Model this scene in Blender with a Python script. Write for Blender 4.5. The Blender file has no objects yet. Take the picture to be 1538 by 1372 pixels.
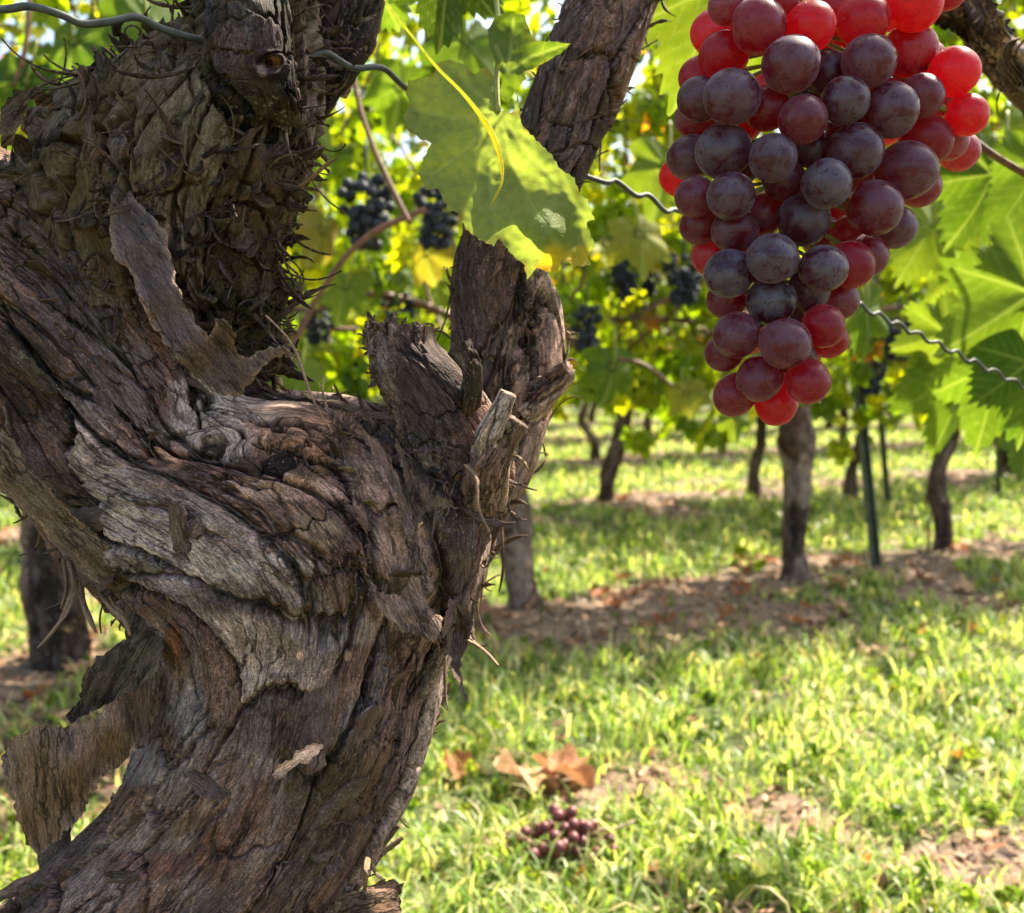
import bpy, math, random
import numpy as np
from mathutils import Vector
from mathutils.geometry import delaunay_2d_cdt

# ------------------------------------------------------------------ camera, world, sun, exposure
S = bpy.context.scene
COL = S.collection
CAM_H, FPX, YH = 0.5, 1500.0, 540.0
TH = math.atan((686 - YH) / FPX)
cam = bpy.data.cameras.new("camera")
cam.sensor_fit = 'HORIZONTAL'; cam.sensor_width = 36; cam.lens = 36 * FPX / 1538
cam.clip_start = 0.02; cam.clip_end = 2000
cam.dof.use_dof = True; cam.dof.focus_distance = 0.352; cam.dof.aperture_fstop = 14.5
camo = bpy.data.objects.new("camera", cam); COL.objects.link(camo)
camo.location = (0, 0, CAM_H); camo.rotation_euler = (math.pi / 2 - TH, 0, 0)
S.camera = camo

SUN_AZ, SUN_EL = math.radians(41), math.radians(52)     # azimuth counted from +X towards +Y
sdir = Vector((math.cos(SUN_AZ) * math.cos(SUN_EL), math.sin(SUN_AZ) * math.cos(SUN_EL), math.sin(SUN_EL)))
sun = bpy.data.lights.new("sun", 'SUN'); sun.energy = 5.0; sun.angle = math.radians(0.5); sun.color = (1.0, 0.91, 0.74)
suno = bpy.data.objects.new("sun", sun); COL.objects.link(suno)
suno.rotation_euler = sdir.to_track_quat('Z', 'Y').to_euler()
W = bpy.data.worlds.new("World"); S.world = W; W.use_nodes = True
wn = W.node_tree
sky = wn.nodes.new('ShaderNodeTexSky'); sky.sky_type = 'NISHITA'; sky.sun_disc = False
sky.sun_elevation = SUN_EL; sky.sun_rotation = math.pi / 2 - SUN_AZ
sky.air_density = 1.0; sky.dust_density = 4.0; sky.ozone_density = 0.6
wn.links.new(sky.outputs[0], wn.nodes['Background'].inputs[0])
wn.nodes['Background'].inputs[1].default_value = 0.11
S.view_settings.view_transform = 'Standard'; S.view_settings.look = 'None'
S.view_settings.exposure = 1.88; S.view_settings.gamma = 1.0
S.cycles.max_bounces = 10; S.cycles.transmission_bounces = 8; S.cycles.diffuse_bounces = 5

# ------------------------------------------------------------------ helpers
rng = np.random.default_rng(7)
Fv = np.array([0, math.cos(TH), -math.sin(TH)]); Uv = np.array([0, math.sin(TH), math.cos(TH)])
Rv = np.array([1.0, 0, 0]); CP = np.array([0, 0, CAM_H])

def P(px, py, d):
    """pixel of the photograph and depth -> world point"""
    px = np.asarray(px, float)[..., None]; py = np.asarray(py, float)[..., None]; d = np.asarray(d, float)[..., None]
    return CP + d * (Fv + (px - 769) / FPX * Rv + (686 - py) / FPX * Uv)

def proj(v):
    q = v - CP; d = q @ Fv
    return 769 + (q @ Rv) / d * FPX, 686 - (q @ Uv) / d * FPX, d

_perm = np.random.default_rng(3).permutation(256); _perm = np.concatenate([_perm, _perm]).astype(np.int32)
_g = np.random.default_rng(4).normal(size=(256, 3)); _g = (_g / np.linalg.norm(_g, axis=1)[:, None]).astype(np.float32)
_r = np.random.default_rng(5).random((256, 4)).astype(np.float32)

def _h(ix, iy, iz):
    return _perm[(_perm[(_perm[ix & 255] + iy) & 255] + iz) & 255]

def perlin(p):
    p = np.asarray(p, np.float32); i = np.floor(p).astype(np.int32); f = p - i
    w = f * f * f * (f * (f * 6 - 15) + 10); res = 0
    for dx in (0, 1):
        wx = w[:, 0] if dx else 1 - w[:, 0]
        for dy in (0, 1):
            wy = w[:, 1] if dy else 1 - w[:, 1]
            for dz in (0, 1):
                wz = w[:, 2] if dz else 1 - w[:, 2]
                g = _g[_h(i[:, 0] + dx, i[:, 1] + dy, i[:, 2] + dz)]
                res = res + wx * wy * wz * (g[:, 0] * (f[:, 0] - dx) + g[:, 1] * (f[:, 1] - dy) + g[:, 2] * (f[:, 2] - dz))
    return res * 1.5

def fbm(p, o=4, gain=0.5):
    a, s, t = 1.0, 0, 0
    for k in range(o):
        s = s + a * perlin(p * 2 ** k + 17.3 * k); t += a; a *= gain
    return s / t

def worley(p):
    p = np.asarray(p, np.float32); i = np.floor(p).astype(np.int32); f = p - i
    F1 = np.full(len(p), 9, np.float32); F2 = F1.copy(); ID = np.zeros(len(p), np.float32)
    for dx in (-1, 0, 1):
        for dy in (-1, 0, 1):
            for dz in (-1, 0, 1):
                r = _r[_h(i[:, 0] + dx, i[:, 1] + dy, i[:, 2] + dz)]
                d = np.sqrt((dx + r[:, 0] - f[:, 0]) ** 2 + (dy + r[:, 1] - f[:, 1]) ** 2 + (dz + r[:, 2] - f[:, 2]) ** 2)
                n = d < F1
                F2 = np.where(n, F1, np.minimum(F2, d)); ID = np.where(n, r[:, 3], ID); F1 = np.where(n, d, F1)
    return F1, F2, ID

def sstep(a, b, x):
    t = np.clip((x - a) / (b - a), 0, 1); return t * t * (3 - 2 * t)

def wloc(o):
    v = np.zeros(3)
    while o is not None:
        v += np.array(o.location); o = o.parent
    return v

def tag(o, label=None, cat=None, group=None, kind=None):
    if label: o['label'] = label
    if cat: o['category'] = cat
    if group: o['group'] = group
    if kind: o['kind'] = kind
    return o

def empty(name, loc):
    o = bpy.data.objects.new(name, None); o.location = tuple(float(c) for c in loc)
    o.empty_display_size = 0.05; COL.objects.link(o); return o

def mesh(name, V, Q=None, T=None, mat=None, attrs=None, smooth=True):
    me = bpy.data.meshes.new(name)
    V = np.ascontiguousarray(V, np.float32)
    Q = np.zeros((0, 4), np.int32) if Q is None or len(Q) == 0 else np.asarray(Q, np.int32)
    T = np.zeros((0, 3), np.int32) if T is None or len(T) == 0 else np.asarray(T, np.int32)
    me.vertices.add(len(V)); me.vertices.foreach_set('co', V.ravel())
    me.loops.add(Q.size + T.size); me.loops.foreach_set('vertex_index', np.concatenate([Q.ravel(), T.ravel()]))
    me.polygons.add(len(Q) + len(T))
    st = np.concatenate([np.arange(len(Q)) * 4, Q.size + np.arange(len(T)) * 3]).astype(np.int32)
    me.polygons.foreach_set('loop_start', st)
    me.update(calc_edges=True)
    me.polygons.foreach_set('use_smooth', np.full(len(Q) + len(T), smooth))
    for k, a in (attrs or {}).items():
        a = np.ascontiguousarray(a, np.float32)
        if a.ndim == 1: me.attributes.new(k, 'FLOAT', 'POINT').data.foreach_set('value', a)
        elif a.shape[1] == 3: me.attributes.new(k, 'FLOAT_VECTOR', 'POINT').data.foreach_set('vector', a.ravel())
        else: me.attributes.new(k, 'FLOAT_COLOR', 'POINT').data.foreach_set('color', a.ravel())
    if mat: me.materials.append(mat)
    me.update()
    return me

def obj(name, me, parent=None, rot=None):
    o = bpy.data.objects.new(name, me); COL.objects.link(o)
    if parent is not None: o.parent = parent
    if rot is not None: o.rotation_euler = rot
    return o

def mk(name, V, Q=None, T=None, mat=None, attrs=None, parent=None, smooth=True):
    """verts are world coordinates; stored relative to the parent"""
    return obj(name, mesh(name, V - (wloc(parent) if parent is not None else 0), Q, T, mat, attrs, smooth), parent)

def cat(parts):
    """join (V,Q,T,attrs) pieces"""
    Vs, Qs, Ts, A, n = [], [], [], {}, 0
    for V, Q, T, at in parts:
        Vs.append(V)
        if Q is not None and len(Q): Qs.append(np.asarray(Q) + n)
        if T is not None and len(T): Ts.append(np.asarray(T) + n)
        for k, a in at.items(): A.setdefault(k, []).append(a)
        n += len(V)
    return (np.concatenate(Vs), np.concatenate(Qs) if Qs else None, np.concatenate(Ts) if Ts else None,
            {k: np.concatenate(a) for k, a in A.items()})

def gridfaces(nu, nv, wrap=True):
    a = np.arange(nu - 1)[:, None]; b = np.arange(nv if wrap else nv - 1)[None, :]; b2 = (b + 1) % nv
    return np.stack([a * nv + b, a * nv + b2, (a + 1) * nv + b2, (a + 1) * nv + b], -1).reshape(-1, 4)

def catmull(K, n):
    K = np.asarray(K, float); m = len(K)
    t = np.linspace(0, m - 1 - 1e-6, n); i = t.astype(int); f = (t - i)[:, None]
    g = lambda j: K[np.clip(j, 0, m - 1)]
    p0, p1, p2, p3 = g(i - 1), g(i), g(i + 1), g(i + 2)
    return 0.5 * (2 * p1 + (p2 - p0) * f + (2 * p0 - 5 * p1 + 4 * p2 - p3) * f ** 2 + (3 * p1 - p0 - 3 * p2 + p3) * f ** 3)

def resample(C, n, *others):
    s = np.concatenate([[0], np.cumsum(np.linalg.norm(np.diff(C, axis=0), axis=1))])
    t = np.linspace(0, s[-1], n)
    f = lambda A: np.stack([np.interp(t, s, A[:, k]) for k in range(A.shape[1])], 1)
    return [t, f(C)] + [f(a) for a in others]

def nrm(v): return v / (np.linalg.norm(v, axis=-1, keepdims=True) + 1e-12)

def gnormals(X):
    du = np.gradient(X, axis=0); dv = (np.roll(X, -1, 1) - np.roll(X, 1, 1))
    return nrm(np.cross(dv, du))

def pipe(pts, rad, nv=8, nu=None, aspect=1.0):
    """round tube round a smooth path; pts Kx3"""
    C = catmull(pts, 200); nu = nu or 40
    R = np.asarray(rad, float) * np.ones(len(pts)); Rr = catmull(np.stack([R] * 3, 1), 200)
    t, C, Rr = resample(C, nu, Rr)
    Tn = nrm(np.gradient(C, axis=0)); ref = np.array([0.31, 0.2, 0.93]) if abs(Tn[:, 2].mean()) < 0.8 else np.array([1.0, 0.1, 0])
    A = nrm(np.cross(Tn, ref)); B = np.cross(Tn, A)
    ph = np.linspace(0, 2 * math.pi, nv, endpoint=False)
    V = C[:, None] + Rr[:, :1, None] * (np.cos(ph)[None, :, None] * A[:, None] + aspect * np.sin(ph)[None, :, None] * B[:, None])
    V = V.reshape(-1, 3); n = len(V)
    V = np.concatenate([V, C[:1], C[-1:]])
    b = np.arange(nv); b2 = (b + 1) % nv
    T = np.concatenate([np.stack([b2, b, b * 0 + n], 1), np.stack([(nu - 1) * nv + b, (nu - 1) * nv + b2, b * 0 + n + 1], 1)])
    g = np.stack([np.tile(np.cos(ph) * Rr.mean(), nu), np.tile(np.sin(ph) * Rr.mean(), nu), np.repeat(t, nv)], 1)
    g = np.concatenate([g, g[:1], g[-1:]])
    return V, gridfaces(nu, nv), T, {'gc': g}

# ------------------------------------------------------------------ materials
class NT:
    def __init__(s, name):
        s.m = bpy.data.materials.new(name); s.m.use_nodes = True; s.t = s.m.node_tree
        s.out = s.t.nodes['Material Output']; s.bsdf = s.t.nodes['Principled BSDF']
    def n(s, typ, props=None, **ins):
        nd = s.t.nodes.new('ShaderNode' + typ)
        for k, v in (props or {}).items(): setattr(nd, k, v)
        for k, v in ins.items():
            key = int(k[1:]) if k[0] == '_' else k
            sock = nd.inputs[key]
            if isinstance(v, bpy.types.NodeSocket): s.t.links.new(v, sock)
            else: sock.default_value = v
        return nd
    def lk(s, a, b): s.t.links.new(a, b)
    def attr(s, name): return s.n('Attribute', {'attribute_name': name})
    def ramp(s, fac, stops, interp='LINEAR'):
        r = s.n('ValToRGB', Fac=fac); e = r.color_ramp.elements; r.color_ramp.interpolation = interp
        while len(e) < len(stops): e.new(0.5)
        for k, (p, c) in enumerate(stops):
            e[k].position = p; e[k].color = (*c, 1) if len(c) == 3 else c
        return r.outputs['Color']
    def mix(s, f, a, b, mode='MIX'):
        m = s.n('Mix', {'data_type': 'RGBA', 'blend_type': mode}); 
        for k, v in ((0, f), (6, a), (7, b)):
            if isinstance(v, bpy.types.NodeSocket): s.lk(v, m.inputs[k])
            else: m.inputs[k].default_value = v if k == 0 else ((*v, 1) if len(v) == 3 else v)
        return m.outputs[2]
    def math(s, op, a, b=0.0, c=0.0):
        m = s.n('Math', {'operation': op}, _0=a, _1=b, _2=c); return m.outputs[0]
    def noise(s, vec, scale, detail=4, rough=0.55, dist=0.0):
        return s.n('TexNoise', Vector=vec, Scale=scale, Detail=detail, Roughness=rough, Distortion=dist).outputs['Fac']
    def vscale(s, vec, xyz):
        return s.n('Mapping', Vector=vec, Scale=xyz).outputs[0]

def bark_material(name, moss=0.35, val=1.0, lay=1.0):
    N = NT(name); gc = N.attr('gc').outputs['Vector']; bk = N.attr('bk'); pc = N.attr('pc')
    sep = N.n('SeparateColor', Color=bk.outputs['Color']); H, ID, SH = sep.outputs
    # slow patches along the grain
    n1 = N.noise(N.vscale(gc, (26, 26, 10)), 1.0, 5, 0.62, 0.5)
    f = N.math('ADD', N.math('MULTIPLY', n1, 0.68), N.math('MULTIPLY', ID, 0.32))
    base = N.ramp(f, [(0.30, (0.016, 0.011, 0.009)), (0.40, (0.045, 0.030, 0.028)), (0.47, (0.085, 0.058, 0.060)),
                      (0.53, (0.125, 0.075, 0.055)), (0.60, (0.18, 0.14, 0.13)), (0.72, (0.34, 0.28, 0.245))])
    # crevice shade painted into the colour: low and cracked parts go near black
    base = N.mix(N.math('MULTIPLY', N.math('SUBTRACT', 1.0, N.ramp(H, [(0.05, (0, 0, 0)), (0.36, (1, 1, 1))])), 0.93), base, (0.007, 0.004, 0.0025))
    n2 = N.noise(N.vscale(gc, (70, 70, 30)), 1.0, 4, 0.6)
    base = N.mix(N.ramp(n2, [(0.52, (0, 0, 0)), (0.68, (0.55, 0.55, 0.55))]), base, (0.150, 0.138, 0.140))
    # fibres
    n3 = N.noise(N.vscale(gc, (1700, 1700, 300)), 1.0, 3, 0.6, 0.2)
    n4 = N.noise(N.vscale(gc, (330, 330, 70)), 1.0, 4, 0.6, 0.5)
    base = N.mix(1.0, base, N.ramp(n3, [(0.32, (0.45, 0.43, 0.41)), (0.5, (1, 1, 1)), (0.68, (1.8, 1.74, 1.66))]), 'MULTIPLY')
    base = N.mix(1.0, base, N.ramp(n4, [(0.3, (0.5, 0.47, 0.45)), (0.5, (1, 1, 1)), (0.72, (1.55, 1.5, 1.45))]), 'MULTIPLY')
    n8 = N.noise(gc, 1400, 3, 0.6)
    base = N.mix(1.0, base, N.ramp(n8, [(0.36, (0.5, 0.5, 0.5)), (0.5, (1, 1, 1)), (0.66, (1.45, 1.45, 1.45))]), 'MULTIPLY')
    pt = N.n('NewGeometry').outputs['Pointiness']
    base = N.mix(N.math('MULTIPLY', N.ramp(pt, [(0.515, (0, 0, 0)), (0.56, (0.65, 0.65, 0.65))]), bk.outputs['Alpha']), base, (0.36, 0.28, 0.22))
    ck = N.n('TexVoronoi', {'feature': 'DISTANCE_TO_EDGE'}, Vector=N.n('VectorMath', {'operation': 'ADD'}, _0=N.vscale(gc, (150, 150, 34)), _1=N.n('VectorMath', {'operation': 'SCALE'}, _0=N.n('TexNoise', Vector=N.vscale(gc, (380, 380, 140)), Scale=1.0, Detail=3.0).outputs['Color'], Scale=0.9).outputs[0]).outputs[0], Scale=1.0).outputs['Distance']
    ckl = N.ramp(ck, [(0.0, (1, 1, 1)), (0.07, (0, 0, 0))])
    ckm = N.math('MULTIPLY', ckl, N.ramp(N.noise(N.vscale(gc, (60, 60, 25)), 1.0, 3, 0.5), [(0.42, (0, 0, 0)), (0.58, (0.85, 0.85, 0.85))]))
    base = N.mix(ckm, base, (0.008, 0.005, 0.004))
    # lichen and moss
    n5 = N.noise(gc, 38, 5, 0.65)
    mossm = N.math('MULTIPLY', N.ramp(N.math('ADD', n5, N.math('MULTIPLY', SH, 0.22)), [(0.55, (0, 0, 0)), (0.72, (1, 1, 1))]), moss)
    base = N.mix(mossm, base, N.mix(n3, (0.045, 0.036, 0.010), (0.17, 0.135, 0.035)))
    n6 = N.noise(gc, 900, 2, 0.5)
    base = N.mix(N.ramp(n6, [(0.66, (0, 0, 0)), (0.74, (0.6, 0.6, 0.6))]), base, (0.34, 0.32, 0.27))
    pcc = N.mix(1.0, N.mix(1.0, pc.outputs['Color'], N.ramp(n3, [(0.32, (0.5, 0.48, 0.46)), (0.5, (1, 1, 1)), (0.68, (1.6, 1.55, 1.5))]), 'MULTIPLY'), N.ramp(n8, [(0.36, (0.6, 0.6, 0.6)), (0.5, (1, 1, 1)), (0.66, (1.35, 1.35, 1.35))]), 'MULTIPLY')
    pcc = N.mix(N.math('MULTIPLY', ckm, .9), pcc, (0.015, 0.010, 0.008))
    base = N.mix(pc.outputs['Alpha'], base, N.mix(1.0, N.mix(1.0, pcc, N.ramp(n4, [(0.3, (0.4, 0.38, 0.36)), (0.6, (1.25, 1.22, 1.2))]), 'MULTIPLY'), N.ramp(H, [(0.05, (.12, .1, .09)), (0.36, (1, 1, 1))]), 'MULTIPLY'))  # patch colours get the same painted shade in the recesses
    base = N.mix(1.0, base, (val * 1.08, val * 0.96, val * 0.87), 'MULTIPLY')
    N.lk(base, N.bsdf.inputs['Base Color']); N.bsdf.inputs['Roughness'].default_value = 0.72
    N.bsdf.inputs['Specular IOR Level'].default_value = 0.16
    hh = N.math('ADD', N.math('MULTIPLY', n4, 0.9), N.math('MULTIPLY', n3, 0.45))
    n7 = N.noise(N.vscale(gc, (900, 900, 300)), 1.0, 4, 0.65)
    hh = N.math('ADD', hh, N.math('MULTIPLY', n7, 0.35))
    hh = N.math('SUBTRACT', hh, N.math('MULTIPLY', ckm, 0.6))
    b = N.n('Bump', Strength=1.0, Distance=0.0016 * lay, Height=hh)
    N.lk(b.outputs[0], N.bsdf.inputs['Normal'])
    return N.m

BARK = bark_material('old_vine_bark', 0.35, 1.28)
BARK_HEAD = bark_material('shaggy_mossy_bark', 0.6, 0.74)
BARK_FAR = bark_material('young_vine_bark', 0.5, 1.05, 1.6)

def leaf_material(name, bg=False):
    N = NT(name)
    lc = N.attr('lc'); vn = N.attr('vein').outputs['Fac']; lp = N.attr('lp').outputs['Vector']
    n = N.noise(lp, 9.0, 4, 0.6)
    c = N.mix(1.0, lc.outputs['Color'], N.ramp(n, [(0.25, (0.75, 0.8, 0.8)), (0.5, (1, 1, 1)), (0.75, (1.25, 1.15, 1.1))]), 'MULTIPLY')
    if not bg:
        n2 = N.noise(lp, 26.0, 3, 0.5)
        c = N.mix(N.ramp(n2, [(0.68, (0, 0, 0)), (0.74, (0.8, 0.8, 0.8))]), c, (0.15, 0.10, 0.02))
    c = N.mix(N.math('MULTIPLY', vn, 0.55), c, (0.34, 0.40, 0.16))
    tr = N.mix(1.0, c, (4.3, 3.6, 0.25) if bg else (1.7, 1.7, 0.5), 'MULTIPLY')
    tr = N.mix(N.math('MULTIPLY', vn, 0.35), tr, (0.15, 0.22, 0.02))
    N.lk(c, N.bsdf.inputs['Base Color']); N.bsdf.inputs['Roughness'].default_value = 0.55 if bg else 0.68
    N.bsdf.inputs['Specular IOR Level'].default_value = 0.35 if bg else 0.22
    vor = N.n('TexVoronoi', {'feature': 'DISTANCE_TO_EDGE'}, Vector=lp, Scale=16.0).outputs['Distance']
    h = N.math('ADD', N.math('MULTIPLY', N.math('MINIMUM', vor, 0.2), 1.6), N.math('MULTIPLY', n, 0.4))
    h = N.math('SUBTRACT', h, N.math('MULTIPLY', vn, 0.5))
    b = N.n('Bump', Strength=0.4, Distance=0.001, Height=h); N.lk(b.outputs[0], N.bsdf.inputs['Normal'])
    t = N.n('BsdfTranslucent', Color=tr)
    m = N.n('MixShader', _0=0.6 if bg else 0.5, _1=N.bsdf.outputs[0], _2=t.outputs[0])
    N.lk(m.outputs[0], N.out.inputs[0]); return N.m
LEAF = leaf_material('vine_leaf'); LEAF_BG = leaf_material('vine_leaf_background', True)

def dry_material():
    N = NT('dry_leaf'); lc = N.attr('lc'); lp = N.attr('lp').outputs['Vector']
    n = N.noise(lp, 8, 5, 0.6)
    c = N.mix(1.0, lc.outputs['Color'], N.ramp(n, [(0.3, (0.55, 0.5, 0.45)), (0.7, (1.3, 1.3, 1.3))]), 'MULTIPLY')
    N.lk(c, N.bsdf.inputs['Base Color']); N.bsdf.inputs['Roughness'].default_value = 0.7
    t = N.n('BsdfTranslucent', Color=c); m = N.n('MixShader', _0=0.3, _1=N.bsdf.outputs[0], _2=t.outputs[0])
    N.lk(m.outputs[0], N.out.inputs[0]); return N.m
DRY = dry_material()

def grass_material():
    N = NT('grass_blade'); lc = N.attr('lc').outputs['Color']
    N.lk(lc, N.bsdf.inputs['Base Color']); N.bsdf.inputs['Roughness'].default_value = 0.42
    tr = N.mix(1.0, lc, (1.85, 1.75, 0.8), 'MULTIPLY')
    t = N.n('BsdfTranslucent', Color=tr); m = N.n('MixShader', _0=0.5, _1=N.bsdf.outputs[0], _2=t.outputs[0])
    N.lk(m.outputs[0], N.out.inputs[0]); return N.m
GRASS = grass_material()

def grape_material(name, tone=0):
    N = NT(name); tc = N.n('TexCoord').outputs['Object']; oi = N.n('ObjectInfo')
    off = N.n('VectorMath', {'operation': 'ADD'}, _0=tc, _1=N.n('CombineXYZ', X=N.math('MULTIPLY', oi.outputs['Random'], 37.0), Y=N.math('MULTIPLY', oi.outputs['Random'], 11.0)).outputs[0]).outputs[0]
    ripe = N.n('SeparateColor', Color=oi.outputs['Color']).outputs[0]
    n1 = N.noise(off, 1.3, 3, 0.6, 0.3); n2 = N.noise(off, 7.0, 6, 0.75); n3 = N.noise(off, 3.2, 3, 0.6, 1.6)
    skin = N.mix(ripe, (0.13, 0.012, 0.020), (0.024, 0.012, 0.022))
    bloomc = N.mix(ripe, (0.17, 0.065, 0.085), (0.105, 0.106, 0.138))
    bloom = N.ramp(N.math('ADD', N.math('MULTIPLY', n1, 0.86), N.math('MULTIPLY', n2, 0.14)), [(0.40, (0.06, 0.06, 0.06)), (0.47, (0.50, 0.50, 0.50)), (0.60, (0.95, 0.95, 0.95))])
    rub = N.ramp(n3, [(0.56, (1, 1, 1)), (0.62, (0.25, 0.25, 0.25))])
    bloom = N.mix(1.0, bloom, rub, 'MULTIPLY')
    bloom = N.math('MULTIPLY', bloom, N.math('MULTIPLY_ADD', ripe, .5, .5))
    c = N.mix(bloom, skin, bloomc)
    # little dark scar opposite the stalk, russet specks
    sp = N.n('SeparateXYZ', Vector=tc)
    speck = N.ramp(N.noise(off, 16.0, 2, 0.5), [(0.715, (0, 0, 0)), (0.76, (0.8, 0.8, 0.8))])
    c = N.mix(speck, c, (0.035, 0.020, 0.018))
    scar = N.ramp(N.math('MULTIPLY', sp.outputs['Z'], -1.0), [(1.004, (0, 0, 0)), (1.008, (0.8, 0.8, 0.8))])
    c = N.mix(scar, c, (0.03, 0.018, 0.012))
    N.lk(c, N.bsdf.inputs['Base Color'])
    N.lk(N.math('ADD', N.math('MULTIPLY', bloom, 0.20), 0.22), N.bsdf.inputs['Roughness'])
    N.bsdf.inputs['Specular IOR Level'].default_value = 0.45
    N.lk(N.math('MULTIPLY', bloom, 0.35), N.bsdf.inputs['Sheen Weight']); N.bsdf.inputs['Sheen Roughness'].default_value = 0.45; N.bsdf.inputs['Sheen Tint'].default_value = (0.75, 0.8, 1.0, 1)
    tcol = N.mix(ripe, (0.88, 0.03, 0.045), (0.66, 0.03, 0.05))
    tcol = N.mix(N.ramp(n3, [(0.35, (0.0, 0.0, 0.0)), (0.75, (0.45, 0.45, 0.45))]), tcol, (0.30, 0.02, 0.03))
    t = N.n('BsdfTranslucent', Color=tcol)
    fac = N.math('MULTIPLY_ADD', ripe, -0.28, 0.56)
    m = N.n('MixShader', _0=fac, _1=N.bsdf.outputs[0], _2=t.outputs[0])
    N.lk(m.outputs[0], N.out.inputs[0]); return N.m
GRAPE = grape_material('red_grape_skin')

def simple(name, col, rough=0.6, metal=0.0, var=0.25, scale=40, bump=0.0):
    N = NT(name); tc = N.n('TexCoord').outputs['Object']; n = N.noise(tc, scale, 5, 0.6)
    c = N.mix(1.0, (*col, 1), N.ramp(n, [(0.3, (1 - var,) * 3), (0.7, (1 + var,) * 3)]), 'MULTIPLY')
    N.lk(c, N.bsdf.inputs['Base Color']); N.bsdf.inputs['Roughness'].default_value = rough; N.bsdf.inputs['Metallic'].default_value = metal
    if bump:
        b = N.n('Bump', Strength=0.6, Distance=bump, Height=n); N.lk(b.outputs[0], N.bsdf.inputs['Normal'])
    return N.m
DARKGRAPE = simple('blue_black_grape', (0.016, 0.019, 0.032), 0.65, 0, 0.5, 90)
FALLGRAPE = simple('withered_grape', (0.13, 0.030, 0.032), 0.45, 0, 0.6, 60)
WIRE = simple('galvanised_wire', (0.065, 0.07, 0.06), 0.6, 0.3, 0.35, 300, 0.0003)
POST = simple('green_painted_post', (0.085, 0.095, 0.060), 0.6, 0.0, 0.5, 25)
CANE = simple('red_brown_cane', (0.16, 0.07, 0.035), 0.6, 0, 0.5, 60)
STALK = simple('green_stalk', (0.25, 0.26, 0.05), 0.5, 0, 0.3, 60)
PALEWOOD = simple('pale_dry_twig', (0.30, 0.22, 0.16), 0.8, 0, 0.4, 60)

# ------------------------------------------------------------------ terrain
ROW = math.radians(26.5); E = np.array([math.cos(ROW), math.sin(ROW)]); NN = np.array([-math.sin(ROW), math.cos(ROW)])
ROW0, ROWS = 0.42, 1.22

def rowdist(x, y):
    t = (NN[0] * x + NN[1] * y - ROW0) / ROWS
    return np.abs(t - np.round(t)) * ROWS, np.round(t)

def gz(x, y):
    x = np.atleast_1d(np.asarray(x, float)); y = np.atleast_1d(np.asarray(y, float))
    d, _ = rowdist(x, y); q = np.stack([x, y, x * 0], 1); far = np.exp(-np.hypot(x, y) / 30)
    return (0.022 * np.exp(-(d / 0.2) ** 2) + 0.018 * fbm(q * 1.7, 2) + 0.010 * fbm(q * 9, 2)) * far

def soil(x, y):
    d, k = rowdist(x, y); q = np.stack([x, y, x * 0], 1)
    n = fbm(q * 3.1 + 5, 4)
    m = 1 - sstep(0.05, 0.26, d + n * 0.66)
    m2 = sstep(0.20, 0.36, fbm(q * 2.6 + 40, 4))
    corner = np.exp(-(((x - 0.52) / 0.14) ** 2 + ((y - 0.93) / 0.09) ** 2) * 1.0)
    path = np.exp(-(((x + 0.52) / 0.30) ** 2 + ((y - 1.25) / 0.30) ** 2))
    mid = np.exp(-(((x - 0.16) / 0.26) ** 2 + ((y - 1.80) / 0.17) ** 2)) * sstep(-.55, -.05, fbm(q * 11 + 3, 3)) * 1.2
    return np.clip(np.maximum.reduce([m, m2 * 0.85, corner * 1.2, path * 0.8, mid * .95]), 0, 1)

def axis(fine, lim, far):
    a = np.arange(-lim, lim, fine); s = []; v = lim; st = fine
    while v < far: s.append(v); st *= 1.22; v += st
    s.append(far); s = np.array(s); return np.concatenate([-s[::-1], a[1:], s])
gx = axis(0.035, 7, 900); gy = axis(0.035, 7, 900)
X, Y = np.meshgrid(gx, gy + 5.5, indexing='ij')
GV = np.stack([X.ravel(), Y.ravel(), gz(X.ravel(), Y.ravel())], 1)

def ground_material():
    N = NT('vineyard_ground'); geo = N.n('NewGeometry').outputs['Position']; so = N.attr('soil').outputs['Fac']
    n = N.noise(geo, 6, 6, 0.65); n2 = N.noise(geo, 60, 5, 0.7); n3 = N.noise(geo, 24, 4, 0.6)
    s = N.ramp(n2, [(0.3, (0.09, 0.055, 0.036)), (0.5, (0.22, 0.145, 0.095)), (0.65, (0.36, 0.25, 0.17)), (0.78, (0.50, 0.38, 0.27))])
    g = N.ramp(n3, [(0.3, (0.035, 0.05, 0.012)), (0.5, (0.085, 0.12, 0.025)), (0.7, (0.16, 0.17, 0.06))])
    f = N.ramp(N.math('ADD', so, N.math('MULTIPLY', N.math('SUBTRACT', n3, 0.5), 0.9)), [(0.35, (0, 0, 0)), (0.6, (1, 1, 1))])
    c = N.mix(f, g, s); c = N.mix(1.0, c, N.ramp(n, [(0.3, (0.75, 0.75, 0.75)), (0.7, (1.2, 1.2, 1.2))]), 'MULTIPLY')
    N.lk(c, N.bsdf.inputs['Base Color']); N.bsdf.inputs['Roughness'].default_value = 0.9
    b = N.n('Bump', Strength=1.0, Distance=0.02, Height=n2); N.lk(b.outputs[0], N.bsdf.inputs['Normal']); return N.m
gsoil = soil(X.ravel(), Y.ravel()); gsoil = np.where(np.hypot(X.ravel(), Y.ravel()) > 14, 0.25, gsoil)
gnd = mk('ground', GV, gridfaces(len(gx), len(gy), False)[:, ::-1], None, ground_material(), {'soil': gsoil})
tag(gnd, 'vineyard floor of grass and brown soil', 'ground', kind='structure')

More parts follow.
